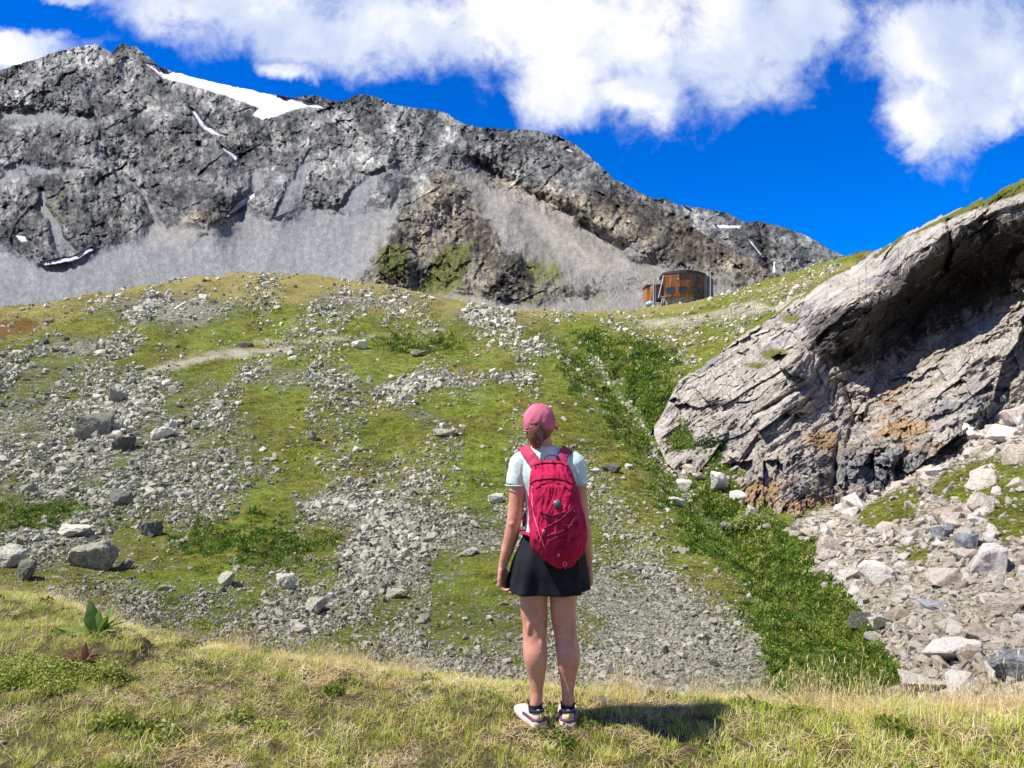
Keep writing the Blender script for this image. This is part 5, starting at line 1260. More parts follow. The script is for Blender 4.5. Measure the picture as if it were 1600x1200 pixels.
t.put(b.inputs['Base Color'], t.ramp(t.noise(t.vec('MULTIPLY', p, (1, 1, 0.25)), 160, 4, 0.6), [(0.3, (0.045, 0.012, 0.006)), (0.5, (0.15, 0.045, 0.018)), (0.7, (0.34, 0.12, 0.045))]))
b.inputs['Roughness'].default_value = 0.38; bump(t, b, t.noise(t.vec('MULTIPLY', p, (1, 1, 0.2)), 300, 3), 0.6, 0.004); M_hair = m
M_shoe = cloth('cream_shoe_mesh', (0.42, 0.38, 0.27), (0.60, 0.56, 0.43), 500, 30); M_sole = simple_mat('pinkish_foam', (0.60, 0.46, 0.41), 0.7, 0.3, 0, 20, 0.15, 0.2)
M_dark = simple_mat('dark_sock', (0.02, 0.022, 0.035), 0.9); M_plum = simple_mat('plum_overlay', (0.14, 0.05, 0.08), 0.6); M_yel = simple_mat('yellow_tab', (0.72, 0.62, 0.10), 0.6)

hiker = empty('person', (W(862, 0)[0], YP, FOOTZ)); tag(hiker, 'woman seen from behind in pink cap, mint shirt and black skirt gazing at the mountain', 'person')
hiker_parts = []
# ---- the body: legs, trunk, neck, head and arms melted into one skin
bm = bmesh.new()
loft(bm, [(838, 848, 0.0, 22, 24), (880, 838, 0.0, 27, 29), (905, 835, 0, 25.5, 27), (930, 834, 0, 22, 24), (955, 834.5, 0.0, 21, 22), (978, 836, 0.006, 19.5, 19.5), (996, 835.5, -0.004, 18.5, 18), (1016, 836, -0.016, 19.3, 20), (1035, 837, -0.013, 17.8, 18.5),
          (1058, 838.5, 0.0, 13.2, 14), (1078, 838.5, 0.0, 10, 11.5), (1092, 838, 0.0, 9.8, 12.5), (1108, 836, 0.01, 9.5, 15)], 28)
loft(bm, [(838, 872, 0.0, 22, 24), (880, 880, 0.0, 27, 29), (905, 880.5, 0, 25.5, 27), (930, 880.5, 0, 21.5, 24), (955, 880, 0.0, 20, 22), (978, 881.5, 0.006, 19, 19.5), (996, 884.5, -0.004, 18, 18), (1016, 887, -0.016, 18.6, 20), (1035, 887.5, -0.013, 17, 18.5),
          (1058, 887.5, 0.0, 12.8, 14), (1078, 887, 0.0, 9.8, 11.5), (1092, 887, 0.0, 9.6, 12.5), (1110, 888, 0.01, 9.5, 15)], 28)
for (u_, sgn) in ((836, 1), (885, -1)):     # calf heads and the hollow of the knee
    ball(bm, W(u_ - 6, 1012, YP) + Vector((0, -0.040, 0)), (0.024, 0.030, 0.062)); ball(bm, W(u_ + 7, 1008, YP) + Vector((0, -0.042, 0)), (0.024, 0.028, 0.055))
    ball(bm, W(u_ - 10, 976, YP) + Vector((0, -0.045, 0)), (0.012, 0.018, 0.045)); ball(bm, W(u_ + 11, 978, YP) + Vector((0, -0.045, 0)), (0.012, 0.018, 0.045)); ball(bm, W(u_, 968, YP) + Vector((0, 0.055, 0)), (0.045, 0.03, 0.05))
for s_ in (-1, 1): ball(bm, W(860 + s_ * 21, 868, YP) + Vector((0, -0.045, 0)), (0.085, 0.075, 0.085))
loft(bm, [(700, 850, 0.02, 17, 17), (712, 851, 0.015, 34, 21), (722, 854, 0.01, 45, 25), (745, 857, 0.0, 43, 29), (775, 860, 0.0, 39, 30), (805, 861, 0, 36, 28), (828, 861, 0, 38, 28), (850, 861, 0, 45, 31), (880, 860, 0, 49, 33)], 36)
loft(bm, [(668, 845, 0.01, 14, 16), (685, 847, 0.01, 14.0, 15), (700, 850, 0.012, 15.5, 16), (714, 852, 0.015, 26, 20)], 24)
# head turned a little to the right and tipped back: skull, face, jaw, nose, lips, ears, brow
HC = W(843.5, 662, YP + 0.01)
HR = Matrix.Rotation(math.radians(-16), 3, 'Z') @ Matrix.Rotation(math.radians(7), 3, 'X')
def Hd(x, y, z): return HC + HR @ Vector((x, y, z))
ball(bm, Hd(0, -0.012, 0.012), (0.070, 0.088, 0.088), 28); ball(bm, Hd(0, 0.045, -0.035), (0.054, 0.050, 0.070), 24); ball(bm, Hd(0, 0.055, -0.082), (0.034, 0.036, 0.024)); ball(bm, Hd(0, 0.02, -0.07), (0.050, 0.055, 0.030))
tube(bm, [Hd(0, 0.092, 0.0), Hd(0, 0.108, -0.022), Hd(0, 0.116, -0.036)], [0.008, 0.011, 0.013], 10); ball(bm, Hd(0.010, 0.103, -0.038), (0.008, 0.009, 0.007)); ball(bm, Hd(-0.010, 0.103, -0.038), (0.008, 0.009, 0.007))
ball(bm, Hd(0, 0.096, -0.058), (0.022, 0.008, 0.005)); ball(bm, Hd(0, 0.094, -0.067), (0.019, 0.009, 0.006))
for s_ in (-1, 1):
    ball(bm, Hd(s_ * 0.030, 0.072, -0.028), (0.020, 0.020, 0.018)); tube(bm, [Hd(s_ * 0.012, 0.090, 0.014), Hd(s_ * 0.03, 0.087, 0.018), Hd(s_ * 0.048, 0.070, 0.012)], [0.006, 0.007, 0.005], 8)
    ball(bm, Hd(s_ * 0.071, 0.0, -0.012), (0.009, 0.017, 0.030)); ball(bm, Hd(s_ * 0.075, -0.004, 0.004), (0.008, 0.016, 0.014)); ball(bm, Hd(s_ * 0.069, 0.006, -0.036), (0.007, 0.008, 0.010))
# arms
def arm(pts, rad): tube(bm, smooth_path(pts, 7), np.interp(np.linspace(0, len(pts) - 1, (len(pts) - 1) * 7 + 1), range(len(pts)), rad), 18)
LA = [W(816, 722, YP), W(811, 755, YP - .005), W(807, 785, YP - .008), W(803.5, 812, YP - .012), W(799.5, 835, YP), W(793, 858, YP + .015), W(787, 878, YP + .03), W(784.5, 888, YP + .035)]
arm(LA, [0.052, 0.046, 0.041, 0.038, 0.0385, 0.033, 0.0245, 0.0215])
RA = [W(900, 722, YP), W(904, 755, YP - .005), W(907, 785, YP), W(910, 812, YP - .005), W(914, 835, YP + .005), W(917, 858, YP + .025), W(919, 876, YP + .04), W(919.5, 886, YP + .045)]
arm(RA, [0.050, 0.043, 0.038, 0.036, 0.036, 0.031, 0.0235, 0.021])
ball(bm, W(801, 818, YP - .035), (0.020, 0.018, 0.022)); ball(bm, W(912, 818, YP - .03), (0.020, 0.018, 0.022))
# hands: palm, four fingers of unequal length bent at the knuckles, thumb from the side of the palm
def hand(wr, down, fwd, inward, thumb_in, mirror):
    d, f, i_ = Vector(down).normalized(), Vector(fwd).normalized(), Vector(inward).normalized()
    pm = wr + d * 0.045
    for k in range(5):
        w_ = -0.030 + 0.015 * k; tube(bm, [wr + f * w_ * 0.55 + d * 0.0, wr + f * w_ * 0.95 + d * 0.045, wr + f * w_ * 1.05 + d * 0.082], [0.0145, 0.0145, 0.0115], 10, 0.9)
    for k, (w_, L_, c_) in enumerate(((0.030, 0.070, 0.35), (0.010, 0.078, 0.5), (-0.010, 0.073, 0.65), (-0.029, 0.058, 0.8))):
        p = wr + f * w_ + d * 0.080; a = 0.12 + 0.12 * k; pts = [p]; rd = [0.0098]
        for q, seg_ in enumerate((0.44, 0.31, 0.25)):
            a += c_ * (0.35 if q == 0 else 0.75); dir_ = d * math.cos(a) + i_ * math.sin(a) + f * (w_ * 2.2)
            p = p + dir_.normalized() * L_ * seg_; pts.append(p); rd.append(0.0088 - 0.0008 * q)
        tube(bm, smooth_path(pts, 4), np.interp(np.linspace(0, 3, 13), range(4), rd), 10); ball(bm, pts[-1], (rd[-1],) * 3, 10)
    p = wr + f * 0.022 + d * 0.022 + i_ * 0.008; pts = [p, p + f * 0.020 + d * 0.026 + i_ * 0.012, p + f * 0.027 + d * 0.052 + i_ * 0.020, p + f * 0.026 + d * 0.074 + i_ * 0.024]
    tube(bm, smooth_path(pts, 4), np.interp(np.linspace(0, 3, 13), range(4), [0.0145, 0.0125, 0.0105, 0.0088]), 10); ball(bm, pts[-1], (0.0088,) * 3, 10)
hand(LA[-1], (0.02, 0.05, -1), (0.45, 0.9, 0.1), (0.9, -0.35, 0), 1, False)
hand(RA[-1], (0.0, 0.05, -1), (-0.35, 0.93, 0.1), (-0.93, -0.3, 0), 1, True)
body = fuse('body', bm, M_skin, None, 0.0048, 3); hiker_parts.append(body)
displace(body, lambda x, y, z: 0.0022 * fbm(x / 0.05, y / 0.05, z / 0.05, 3))

# ---- eyes, under the brim
for s_ in (-1, 1):
    bm = bmesh.new(); ball(bm, Hd(s_ * 0.030, 0.083, -0.004), (0.0115, 0.0115, 0.0115), 14); o = bm_obj('eye', bm, simple_mat('eye_white', (0.75, 0.73, 0.70), 0.2, 0.5), None, True); hiker_parts.append(o)
# ---- hair: cap of hair, and the twisted knot hanging at the nape
bm = bmesh.new(); ball(bm, Hd(0, -0.022, -0.012), (0.0725, 0.088, 0.078), 24); ball(bm, Hd(-0.006, -0.066, -0.052), (0.046, 0.034, 0.040), 20)
kc = W(836, 680, YP - 0.105)
ball(bm, kc, (0.030, 0.024, 0.042)); ball(bm, kc + Vector((0.004, 0.004, -0.040)), (0.026, 0.022, 0.028))
for q in range(3):
    for ph in range(2):
        pts = []; r0 = 0.030
        for k in range(26):
            s_ = k / 25; a = ph * math.pi + q * 2.1 + s_ * 9.0; rr_ = r0 * (0.75 + 0.3 * math.sin(math.pi * min(1, s_ * 1.1))) * (1 - 0.35 * s_)
            pts.append(kc + Vector((rr_ * math.cos(a) + 0.006 * s_, rr_ * 0.85 * math.sin(a), 0.048 - 0.112 * s_)))
        tube(bm, pts, [0.0075 + 0.004 * math.sin(math.pi * k / 25) for k in range(26)], 8)
hair = fuse('hair', bm, M_hair, None, 0.0035, 1)
displace(hair, lambda x, y, z: 0.0030 * fbm(x / 0.008, y / 0.010, z / 0.03, 3)); hiker_parts.append(hair)
bm = bmesh.new(); rr = random.Random(3)
for k in range(46):      # loose strands round the knot and the nape
    a = rr.uniform(0, 6.28); s0 = kc + Vector((0.028 * math.cos(a), 0.022 * math.sin(a), rr.uniform(-0.04, 0.04))); e = s0 + Vector((rr.gauss(0, .012), rr.gauss(-.004, .008), -rr.uniform(0.012, .05)))
    tube(bm, smooth_path([s0, (s0 + e) / 2 + Vector((rr.gauss(0, .01), -.006, 0)), e], 4), 0.0009, 4)
hs_ = bm_obj('hair_strands', bm, M_hair); hs_.name = 'loose_hair'; hiker_parts.append(hs_)
bm = bmesh.new(); a0 = kc + Vector((0, .004, .052)); tube(bm, [a0 + Vector((0.020 * math.cos(a), 0.020 * math.sin(a), 0.002 * math.sin(3 * a))) for a in [2 * math.pi * k / 16 for k in range(17)]], 0.005, 8); hiker_parts.append(bm_obj('hair_tie', bm, M_dark, None, True))

# ---- cap
bm = bmesh.new(); rows = []
CR = HR @ Matrix.Rotation(math.radians(4), 3, 'X')
for k in range(19):
    th = math.pi / 2 * k / 18; z = math.sin(th); r = math.cos(th); row = []
    for s in range(48):
        a = 2 * math.pi * s / 48; seam = 0.0035 * (1 - abs(math.sin(3 * a + 0.0)) ** 0.22) * r
        low = -0.030 if k == 0 else 0
        back_open = 0.034 * math.exp(-(((a - 4.71) / 0.42) ** 2)) if k == 0 else (0.014 * math.exp(-(((a - 4.71) / 0.42) ** 2)) if k == 1 else 0)
        wr_ = 0.0028 * math.sin(5 * a + 7 * z) * (1 - z) + 0.0016 * math.sin(11 * a - 9 * z)
        q = Vector(((0.0825 - seam + wr_) * r * math.cos(a), (0.1005 - seam + wr_) * r * math.sin(a) - 0.014, 0.097 * z + 0.012 + low + back_open))
        row.append(bm.verts.new(HC + CR @ q))
    rows.append(row)
for a, b_ in zip(rows[:-1], rows[1:]):
    for s in range(48): bm.faces.new((a[s], a[(s + 1) % 48], b_[(s + 1) % 48], b_[s]))
cap = bm_obj('cap', bm, M_cap, None, True); md = cap.modifiers.new('th', 'SOLIDIFY'); md.thickness = 0.003
md = cap.modifiers.new('sub', 'SUBSURF'); md.levels = md.render_levels = 1
hiker_parts.append(cap)
bm = bmesh.new(); g0 = []
for k in range(6):
    row = []
    for s in range(17):
        a = math.radians(25 + 130 * s / 16); r_x = 0.076 + 0.004 * k; ext = 0.072 * (k / 5) * math.sin(math.radians(180) * s / 16) ** 0.6
        row.append(bm.verts.new(HC + CR @ Vector((r_x * math.cos(a), 0.097 * math.sin(a) - 0.014 + ext, -0.014 - 0.010 * (k / 5) - 0.016 * (abs(s - 8) / 8) ** 2))))
    g0.append(row)
for a, b_ in zip(g0[:-1], g0[1:]):
    for s in range(16): bm.faces.new((a[s], a[s + 1], b_[s + 1], b_[s]))
br = bm_obj('brim', bm, M_cap, None, True); br.modifiers.new('th', 'SOLIDIFY').thickness = 0.003; br.parent = cap
bm = bmesh.new(); ball(bm, HC + CR @ Vector((0, -0.014, 0.112)), (0.006, 0.006, 0.004), 10); bt = bm_obj('cap_top_button', bm, M_cap, None, True); bt.parent = cap
bm = bmesh.new()
for k in range(13):
    a = math.radians(212 + 116 * k / 12)
    if k: tube(bm, [HC + CR @ Vector((0.0815 * math.cos(pa), 0.1025 * math.sin(pa) - 0.014, -0.016)), HC + CR @ Vector((0.0815 * math.cos(a), 0.1025 * math.sin(a) - 0.014, -0.016))], 0.006, 6, 0.4)
    pa = a
st = bm_obj('cap_strap', bm, M_cap, None, True); st.parent = cap

# ---- shirt
bm = bmesh.new()
loft(bm, [(697, 849.5, 0.012, 20, 20), (704, 851, 0.012, 33, 23), (714, 853.5, 0.008, 46, 27), (726, 855.5, 0.004, 50, 30), (748, 857.5, 0.0, 46.5, 33), (775, 861, 0.0, 41.5, 34), (805, 861.5, 0, 39.5, 33), (828, 861.5, 0, 42, 33), (846, 861, 0, 47, 35)], 40)
tube(bm, smooth_path([W(826, 716, YP), W(814, 724, YP - .003), W(809.5, 742, YP - .005), W(807, 757, YP - .006)], 5), np.interp(np.linspace(0, 3, 16), range(4), [0.050, 0.058, 0.056, 0.0555]), 20)
tube(bm, smooth_path([W(888, 716, YP), W(898, 724, YP - .003), W(902, 742, YP - .005), W(904.5, 757, YP - .006)], 5), np.interp(np.linspace(0, 3, 16), range(4), [0.050, 0.056, 0.051, 0.049]), 20)
shirt = fuse('shirt', bm, M_shirt, None, 0.005, 2); hiker_parts.append(shirt)
displace(shirt, lambda x, y, z: 0.005 * fbm((x + z * 0.6) / 0.045, y / 0.08, (z - 0.5 * x) / 0.10, 3) + 0.003 * fbm(x / 0.02, y / 0.03, z / 0.06, 3))
for (c_, r_) in ((W(807, 757.5, YP - .006), 0.0565), (W(904.5, 757.5, YP - .006), 0.050)):
    bm = bmesh.new(); tube(bm, [c_ + Vector((r_ * math.cos(a), r_ * math.sin(a), 0)) for a in [2 * math.pi * k / 28 for k in range(29)]], 0.0028, 6); hm = bm_obj('sleeve_hem', bm, M_shirt, None, True); hm.parent = shirt

# ---- skirt
def rip(a, f): return (0.075 * math.sin(a * 5 + 0.6) + 0.05 * math.sin(a * 9 + 2) + 0.03 * math.sin(a * 14)) * f ** 1.3
bm = bmesh.new()
loft(bm, [(832, 862, 0, 43, 34), (850, 860.5, -.004, 48, 38), (875, 858, -.008, 54.5, 42), (900, 856, -.006, 58, 43), (921, 855, -.004, 60.5, 44)], 96, 40, False, 2.3, rip)
skirt = bm_obj('skirt', bm, M_skirt, None, True); md = skirt.modifiers.new('th', 'SOLIDIFY'); md.thickness = 0.004; md.offset = -1
displace(skirt, lambda x, y, z: 0.004 * fbm(x / 0.05, y / 0.05, z / 0.12, 3)); hiker_parts.append(skirt)
bm = bmesh.new(); loft(bm, [(829, 862, 0, 44, 35), (840, 861.5, 0, 46, 36.5)], 60, 4); hiker_parts.append(bm_obj('waistband', bm, M_skirt, None, True))
bm = bmesh.new(); loft(bm, [(880, 838, 0, 28, 31), (914, 835.5, 0, 25.5, 28)], 30, 8, False); loft(bm, [(880, 880, 0, 28, 31), (914, 881, 0, 25.5, 28)], 30, 8, False)
o = bm_obj('under_shorts', bm, M_skirt, None, True); hiker_parts.append(o)

# ---- shoes
def shoe(u, v, yaw):
    c = W(u, v, YP - 0.012); root = empty('shoe', (0, 0, 0)); Rz = Matrix.Rotation(yaw, 3, 'Z'); o0 = Vector((c.x, c.y, FOOTZ + 0.002))
    sect = [(-0.062, .020, .060), (-0.052, .031, .078), (-0.02, .035, .082), (0.02, .037, .074), (0.06, .041, .062), (0.11, .045, .048), (0.15, .043, .040), (0.178, .034, .033), (0.194, .016, .026)]
    def sole_ring(y, w_, z, grow): return [(-(w_ + grow), y, z), (w_ + grow, y, z)]
    bm = bmesh.new(); rows = []
    for y, w_, h_ in sect:
        row = []
        for s in range(20):
            a = math.pi * s / 19; row.append(bm.verts.new(o0 + Rz @ Vector((w_ * math.cos(a) * (1.0 - .12 * math.sin(a)), y * 1.0, 0.018 + (h_ - 0.012) * math.sin(a) ** 0.75))))
        rows.append(row)
    for a, b_ in zip(rows[:-1], rows[1:]):
        for s in range(19): bm.faces.new((a[s], a[s + 1], b_[s + 1], b_[s]))
    bm.faces.new(rows[0]); bm.faces.new(rows[-1][::-1]); bmesh.ops.recalc_face_normals(bm, faces=bm.faces[:])
    up = bm_obj('upper', bm, M_shoe, root, True); up.modifiers.new('s', 'SUBSURF').render_levels = 1
    bm = bmesh.new(); pr = []
    for zz, g in ((0.0, 0.004), (0.006, 0.009), (0.020, 0.010), (0.032, 0.006), (0.035, -0.004)):
        ring = []
        for y, w_, h_ in sect: ring.append(Vector((w_ + g, y - (g if y < -.05 else 0), zz + (0.012 * sstep(y, 0.12, 0.2) if zz < .03 else 0) + (0.006 if y < -.04 and zz > .02 else 0))))
        full = ring + [Vector((-q.x, q.y, q.z)) for q in reversed(ring)]
        pr.append([bm.verts.new(o0 + Rz @ q) for q in full])
    n = len(pr[0])
    for a, b_ in zip(pr[:-1], pr[1:]):
        for s in range(n): bm.faces.new((a[s], a[(s + 1) % n], b_[(s + 1) % n], b_[s]))
    bm.faces.new(pr[0][::-1]); bm.faces.new(pr[-1]); bmesh.ops.recalc_face_normals(bm, faces=bm.faces[:])
    so = bm_obj('sole', bm, M_sole, root, True); md = so.modifiers.new('s', 'SUBSURF'); md.levels = md.render_levels = 2
    bm = bmesh.new(); pts = [o0 + Rz @ Vector((0.030 * math.cos(a), -0.020 + 0.036 * math.sin(a), 0.078 + 0.006 * math.sin(-a))) for a in [2 * math.pi * k / 20 for k in range(21)]]
    tube(bm, pts, 0.0075, 8); bm_obj('collar', bm, M_dark, root, True)
    bm = bmesh.new(); pts = [o0 + Rz @ Vector((w_ * 1.02, y, 0.040)) for y, w_, h_ in sect[1:5]]; pts = [o0 + Rz @ Vector((-w_ * 1.02, y, 0.040)) for y, w_, h_ in reversed(sect[1:5])] + [o0 + Rz @ Vector((0, -0.066, 0.042))] + pts
    tube(bm, smooth_path(pts, 4), 0.0060, 8, 1.6); bm_obj('overlay', bm, M_plum, root, True)
    bm = bmesh.new(); tube(bm, [o0 + Rz @ Vector((0.004, -0.064, 0.045)), o0 + Rz @ Vector((0.003, -0.062, 0.066)), o0 + Rz @ Vector((0.002, -0.052, 0.084))], [0.008, 0.0075, 0.006], 8, 0.5); bm_obj('heel_tab', bm, M_yel, root, True)
    bm = bmesh.new()
    for k in range(5):
        yy = 0.03 + 0.018 * k; zz = 0.083 - 0.0075 * k - 0.012; tube(bm, smooth_path([o0 + Rz @ Vector((-0.02, yy, zz - .004)), o0 + Rz @ Vector((0, yy + .004, zz + .006)), o0 + Rz @ Vector((0.02, yy, zz - .004))], 3), 0.0022, 6)
    bm_obj('laces', bm, M_shoe, root, True)
    bm = bmesh.new(); rw = []
    for z_, r_ in ((0.045, 0.032), (0.080, 0.036), (0.098, 0.037), (0.104, 0.0375)): rw.append([bm.verts.new(o0 + Vector((r_ * math.cos(a) * 1.02, r_ * 1.22 * math.sin(a) + 0.012 - 0.1 * (z_ - .1) * 0, z_))) for a in [2 * math.pi * k / 24 for k in range(24)]])
    for a, b_ in zip(rw[:-1], rw[1:]):
        for s in range(24): bm.faces.new((a[s], a[(s + 1) % 24], b_[(s + 1) % 24], b_[s]))
    bm_obj('sock', bm, M_dark, root, True)
    return root
for q in (shoe(836.5, 1126, math.radians(24)), shoe(887.5, 1128, math.radians(-4))): hiker_parts.append(q)
bpy.context.view_layer.update()
for o in hiker_parts:
    o.parent = hiker; o.matrix_parent_inverse = Matrix.Translation(hiker.location).inverted()

# ---- backpack, resting on her back
pack = empty('backpack', W(866, 888, YP - 0.15)); tag(pack, 'crimson hiking backpack with crossed elastic cords worn by the woman', 'backpack')
pk = []
YK = YP - 0.205
def WK(u, v, y=YK): return W(u, v, y)
def pack_loft(keys, mat, name, power=2.6, seg=180, rings=190, rippl=None):
    bm = bmesh.new(); n = rings; rows = []
    for k in range(n + 1):
        v = keys[0][0] + (keys[-1][0] - keys[0][0]) * k / n; u, yo, rw, rd = cr(keys, v); c = W(u, v, YK); c.y += yo; ring = []
        for s in range(seg):
            a = 2 * math.pi * s / seg; ca, sa = math.cos(a), math.sin(a); e = 2 / power
            ring.append(bm.verts.new((c.x + rw * PX * math.copysign(abs(ca) ** e, ca), c.y + rd * PX * math.copysign(abs(sa) ** e, sa), c.z)))
        rows.append(ring)
    for a, b_ in zip(rows[:-1], rows[1:]):
        for s in range(seg): bm.faces.new((a[s], a[(s + 1) % seg], b_[(s + 1) % seg], b_[s]))
    bm.faces.new(rows[0][::-1]); bm.faces.new(rows[-1]); bmesh.ops.recalc_face_normals(bm, faces=bm.faces[:])
    return bm_obj(name, bm, mat, None, True)
main = pack_loft([(721, 861, 0.055, 14, 8), (723.5, 861, 0.05, 21, 15), (728, 861.5, 0.045, 25, 21), (740, 862.5, 0.035, 30, 27), (760, 864.5, 0.02, 34.5, 33), (785, 866.5, 0.005, 38, 37), (810, 869.5, 0.0, 40.5, 40), (832, 872, 0.0, 41, 41), (850, 874, 0.005, 38, 39), (866, 876, 0.012, 31, 34), (878, 878, 0.022, 21, 26), (886, 879, 0.035, 10, 14), (889, 879, .04, 4, 6)], M_pack, 'main_compartment')
def packwr(x, y, z):
    return 0.016 * fbm((x + 0.25 * z) / 0.045, y / 0.09, z / 0.20, 3, 0.5, True) - 0.007 + 0.003 * fbm(x / 0.04, y / 0.03, z / 0.05, 3, 0.5)
displace(main, packwr); pk.append(main)
# front pocket, proud of the main bag
fp = pack_loft([(752, 862, -0.072, 14, 9), (757, 863, -0.078, 23, 13), (770, 864.5, -0.085, 28, 15), (800, 868, -0.092, 31, 18), (830, 872, -0.092, 32, 19), (850, 874.5, -0.082, 29, 18), (868, 877, -0.062, 21, 16), (880, 879, -0.040, 11, 11), (884, 879.5, -0.03, 5, 5)], M_pack, 'front_pocket', 2.4)
displace(fp, lambda x, y, z: 0.014 * fbm((x - 0.22 * z) / 0.040, y / 0.08, z / 0.16, 3, 0.5, True) - 0.006 + 0.003 * fbm(x / 0.035, y / 0.03, z / 0.045, 3, 0.5)); pk.append(fp)
from mathutils.bvhtree import BVHTree
def bvh_of(objs):
    vs, ps = [], []
    for o in objs:
        b0 = len(vs); vs += [v.co.copy() for v in o.data.vertices]; ps += [[b0 + i for i in p.vertices] for p in o.data.polygons]
    return BVHTree.FromPolygons(vs, ps)
PB = bvh_of([main, fp])
def on_pack(u, v, lift=0.003):
    a = Vector((0, 0, CZ)); d = (W(u, v, YK) - a).normalized(); h = PB.ray_cast(a, d)
    return (h[0] + h[1] * lift) if h[0] else W(u, v, YK)
def cord(name, pts, r, mat, n=6, flat=1.0):
    bm = bmesh.new(); dense = []
    for (a, b_) in zip(pts[:-1], pts[1:]):
        for k in range(n): dense.append(on_pack(a[0] + (b_[0] - a[0]) * k / n, a[1] + (b_[1] - a[1]) * k / n, r * 1.3))
    dense.append(on_pack(*pts[-1], r * 0.8)); tube(bm, dense, r, 8, flat); o = bm_obj(name, bm, mat, None, True); pk.append(o); return o
cord('seam', [(833, 728), (845, 724.5), (861, 724), (876, 724.5), (886, 729)], 0.0035, M_cord)
cord('zip', [(829, 756), (838, 750), (850, 748.5), (866, 748), (882, 750), (894, 757)], 0.0028, M_cord)
cord('zip', [(838, 764), (845, 757), (862, 754), (880, 757), (889, 766)], 0.0024, M_cord)
cord('piping', [(833, 760), (832, 785), (836, 808), (843, 832), (852, 856)], 0.0030, M_trim)
for pts in ([(846, 800), (864, 806), (880, 800), (896, 808)], [(896, 792), (880, 808), (866, 818), (850, 806)], [(850, 826), (868, 816), (886, 822), (902, 818)], [(902, 802), (890, 824), (872, 832), (854, 838)], [(858, 846), (874, 836), (892, 846), (904, 838)], [(866, 862), (878, 852), (888, 862)]):
    cord('bungee_cord', pts, 0.0034, M_cord)
for u_, v_ in ((846, 800), (896, 800), (902, 818), (850, 830), (858, 846), (872, 866)):
    bm = bmesh.new(); ball(bm, on_pack(u_, v_, 0.004), (0.008, 0.006, 0.010), 12); pk.append(bm_obj('cord_lock', bm, M_trim if v_ in (866, 830) else M_cord, None, True))
bm = bmesh.new(); cpt = on_pack(870.5, 787.5, 0.0); nb_ = [bm.verts.new(on_pack(870.5 + 5.6 * math.cos(a) * (1 if abs(math.cos(a)) < .7 else 1.04), 787.5 + 6.3 * math.sin(a), 0.004)) for a in [2 * math.pi * k / 24 for k in range(24)]]
f = bm.faces.new(nb_); bmesh.ops.poke(bm, faces=[f]); bmesh.ops.recalc_face_normals(bm, faces=bm.faces[:]); badge = bm_obj('badge', bm, M_badge, None, True); badge.modifiers.new('t', 'SOLIDIFY').thickness = 0.003; pk.append(badge)
# side pockets with bottle mesh
for (u_, du) in ((836, -1), (907, 1)):
    bm = bmesh.new()
    for k in range(3): pass
    ball(bm, W(u_, 838, YK + 0.01), (0.026, 0.055, 0.075), 24); sp = bm_obj('side_pocket', bm, M_mesh if du > 0 else M_pack, None, True); displace(sp, lambda x, y, z: 0.004 * fbm(x / 0.02, y / 0.03, z / 0.04, 3)); pk.append(sp)
    bm = bmesh.new(); tube(bm, [W(u_ - 6 * (1), 815, YK - 0.035) , W(u_, 812, YK - 0.055), W(u_ + 7, 816, YK - 0.035)], 0.004, 8); pk.append(bm_obj('pocket_binding', bm, M_cord, None, True))
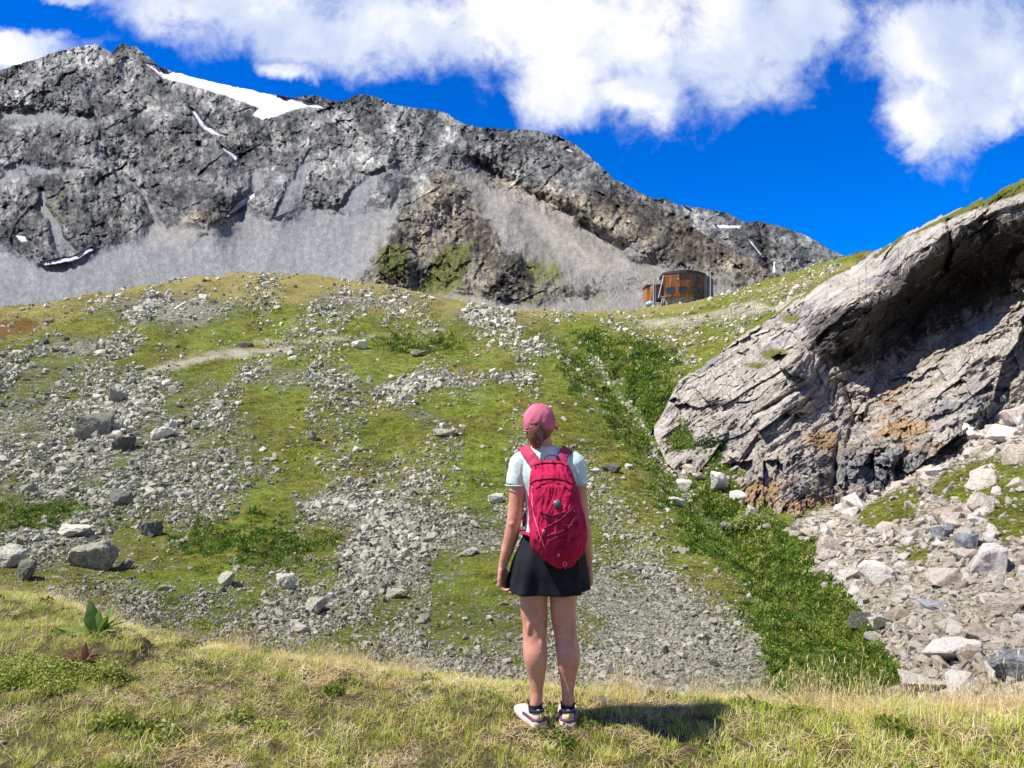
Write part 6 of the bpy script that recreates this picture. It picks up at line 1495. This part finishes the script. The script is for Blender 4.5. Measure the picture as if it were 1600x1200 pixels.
# compression webbing on the left and hip belt wing
bm = bmesh.new(); tube(bm, smooth_path([W(833, 790, YK + .02), W(829, 802, YK + .02), W(833, 822, YK), W(838, 842, YK - .02)], 6), 0.0045, 8, 0.5); pk.append(bm_obj('compression_strap', bm, M_trim, None, True))
bm = bmesh.new(); tube(bm, smooth_path([W(842, 842, YK + .03), W(828, 836, YP - .11), W(818, 832, YP - .06), W(817, 829, YP + .02)], 6), 0.016, 10, 0.35); pk.append(bm_obj('hip_belt', bm, M_pack, None, True))
bm = bmesh.new(); tube(bm, smooth_path([W(826, 812, YK + .04), W(829, 830, YK + .02), W(838, 848, YK - .01), W(849, 866, YK - .03)], 6), 0.0042, 8, 0.5); pk.append(bm_obj('lower_strap', bm, M_trim, None, True))
for q in range(2):
    bm = bmesh.new(); c0 = on_pack(882, 880, 0.004) if q == 0 else on_pack(861, 727, 0.004)
    if q == 0: tube(bm, [c0 + Vector((0.008 * math.cos(a), -0.003, 0.010 * math.sin(a))) for a in [2 * math.pi * k / 14 for k in range(15)]], 0.0026, 6); pk.append(bm_obj('gear_loop', bm, M_trim, None, True))
    else:
        tube(bm, smooth_path([W(850, 724, YP - .165), W(853, 713, YP - .165), W(868, 712, YP - .165), W(873, 723, YP - .165)], 6), 0.0055, 8, 0.6); pk.append(bm_obj('grab_handle', bm, M_cord, None, True))
# shoulder straps over the shirt
SB = bvh_of([shirt])
def strap(pts, wd):
    bm = bmesh.new(); rows = []; P_ = smooth_path(pts, 8)
    Q = []
    for p in P_:
        l_, nrm, ix, d_ = SB.find_nearest(p); Q.append((l_ + nrm * 0.009, nrm))
    for k, (q, nrm) in enumerate(Q):
        d = (Q[min(k + 1, len(Q) - 1)][0] - Q[max(k - 1, 0)][0]).normalized(); s = d.cross(nrm).normalized(); th_ = 0.0055
        rows.append([bm.verts.new(q + s * a + nrm * b_) for a, b_ in ((-wd, -th_), (-wd * .96, th_), (-wd * .75, th_ * 1.5), (wd * .75, th_ * 1.5), (wd * .96, th_), (wd, -th_))])
    for a, b_ in zip(rows[:-1], rows[1:]):
        for s in range(6): bm.faces.new((a[s], a[(s + 1) % 6], b_[(s + 1) % 6], b_[s]))
    bm.faces.new(rows[0]); bm.faces.new(rows[-1][::-1]); bmesh.ops.recalc_face_normals(bm, faces=bm.faces[:])
    o = bm_obj('shoulder_strap', bm, M_strap, None, True); pk.append(o)
strap([W(844, 738, YP - .11), W(837, 726, YP - .10), W(828, 713, YP - .07), W(823, 707, YP - .02), W(820, 712, YP + .06), W(822, 735, YP + .11), W(826, 765, YP + .12), W(822, 800, YP + .08), W(820, 815, YP + .0)], 0.030)
strap([W(873, 738, YP - .11), W(876, 726, YP - .10), W(880, 712, YP - .07), W(884, 704, YP - .02), W(886, 709, YP + .06), W(884, 735, YP + .11), W(882, 765, YP + .12), W(890, 800, YP + .08), W(894, 815, YP + .0)], 0.026)
bpy.context.view_layer.update()
for o in pk:
    o.parent = pack; o.matrix_parent_inverse = Matrix.Translation(pack.location).inverted()
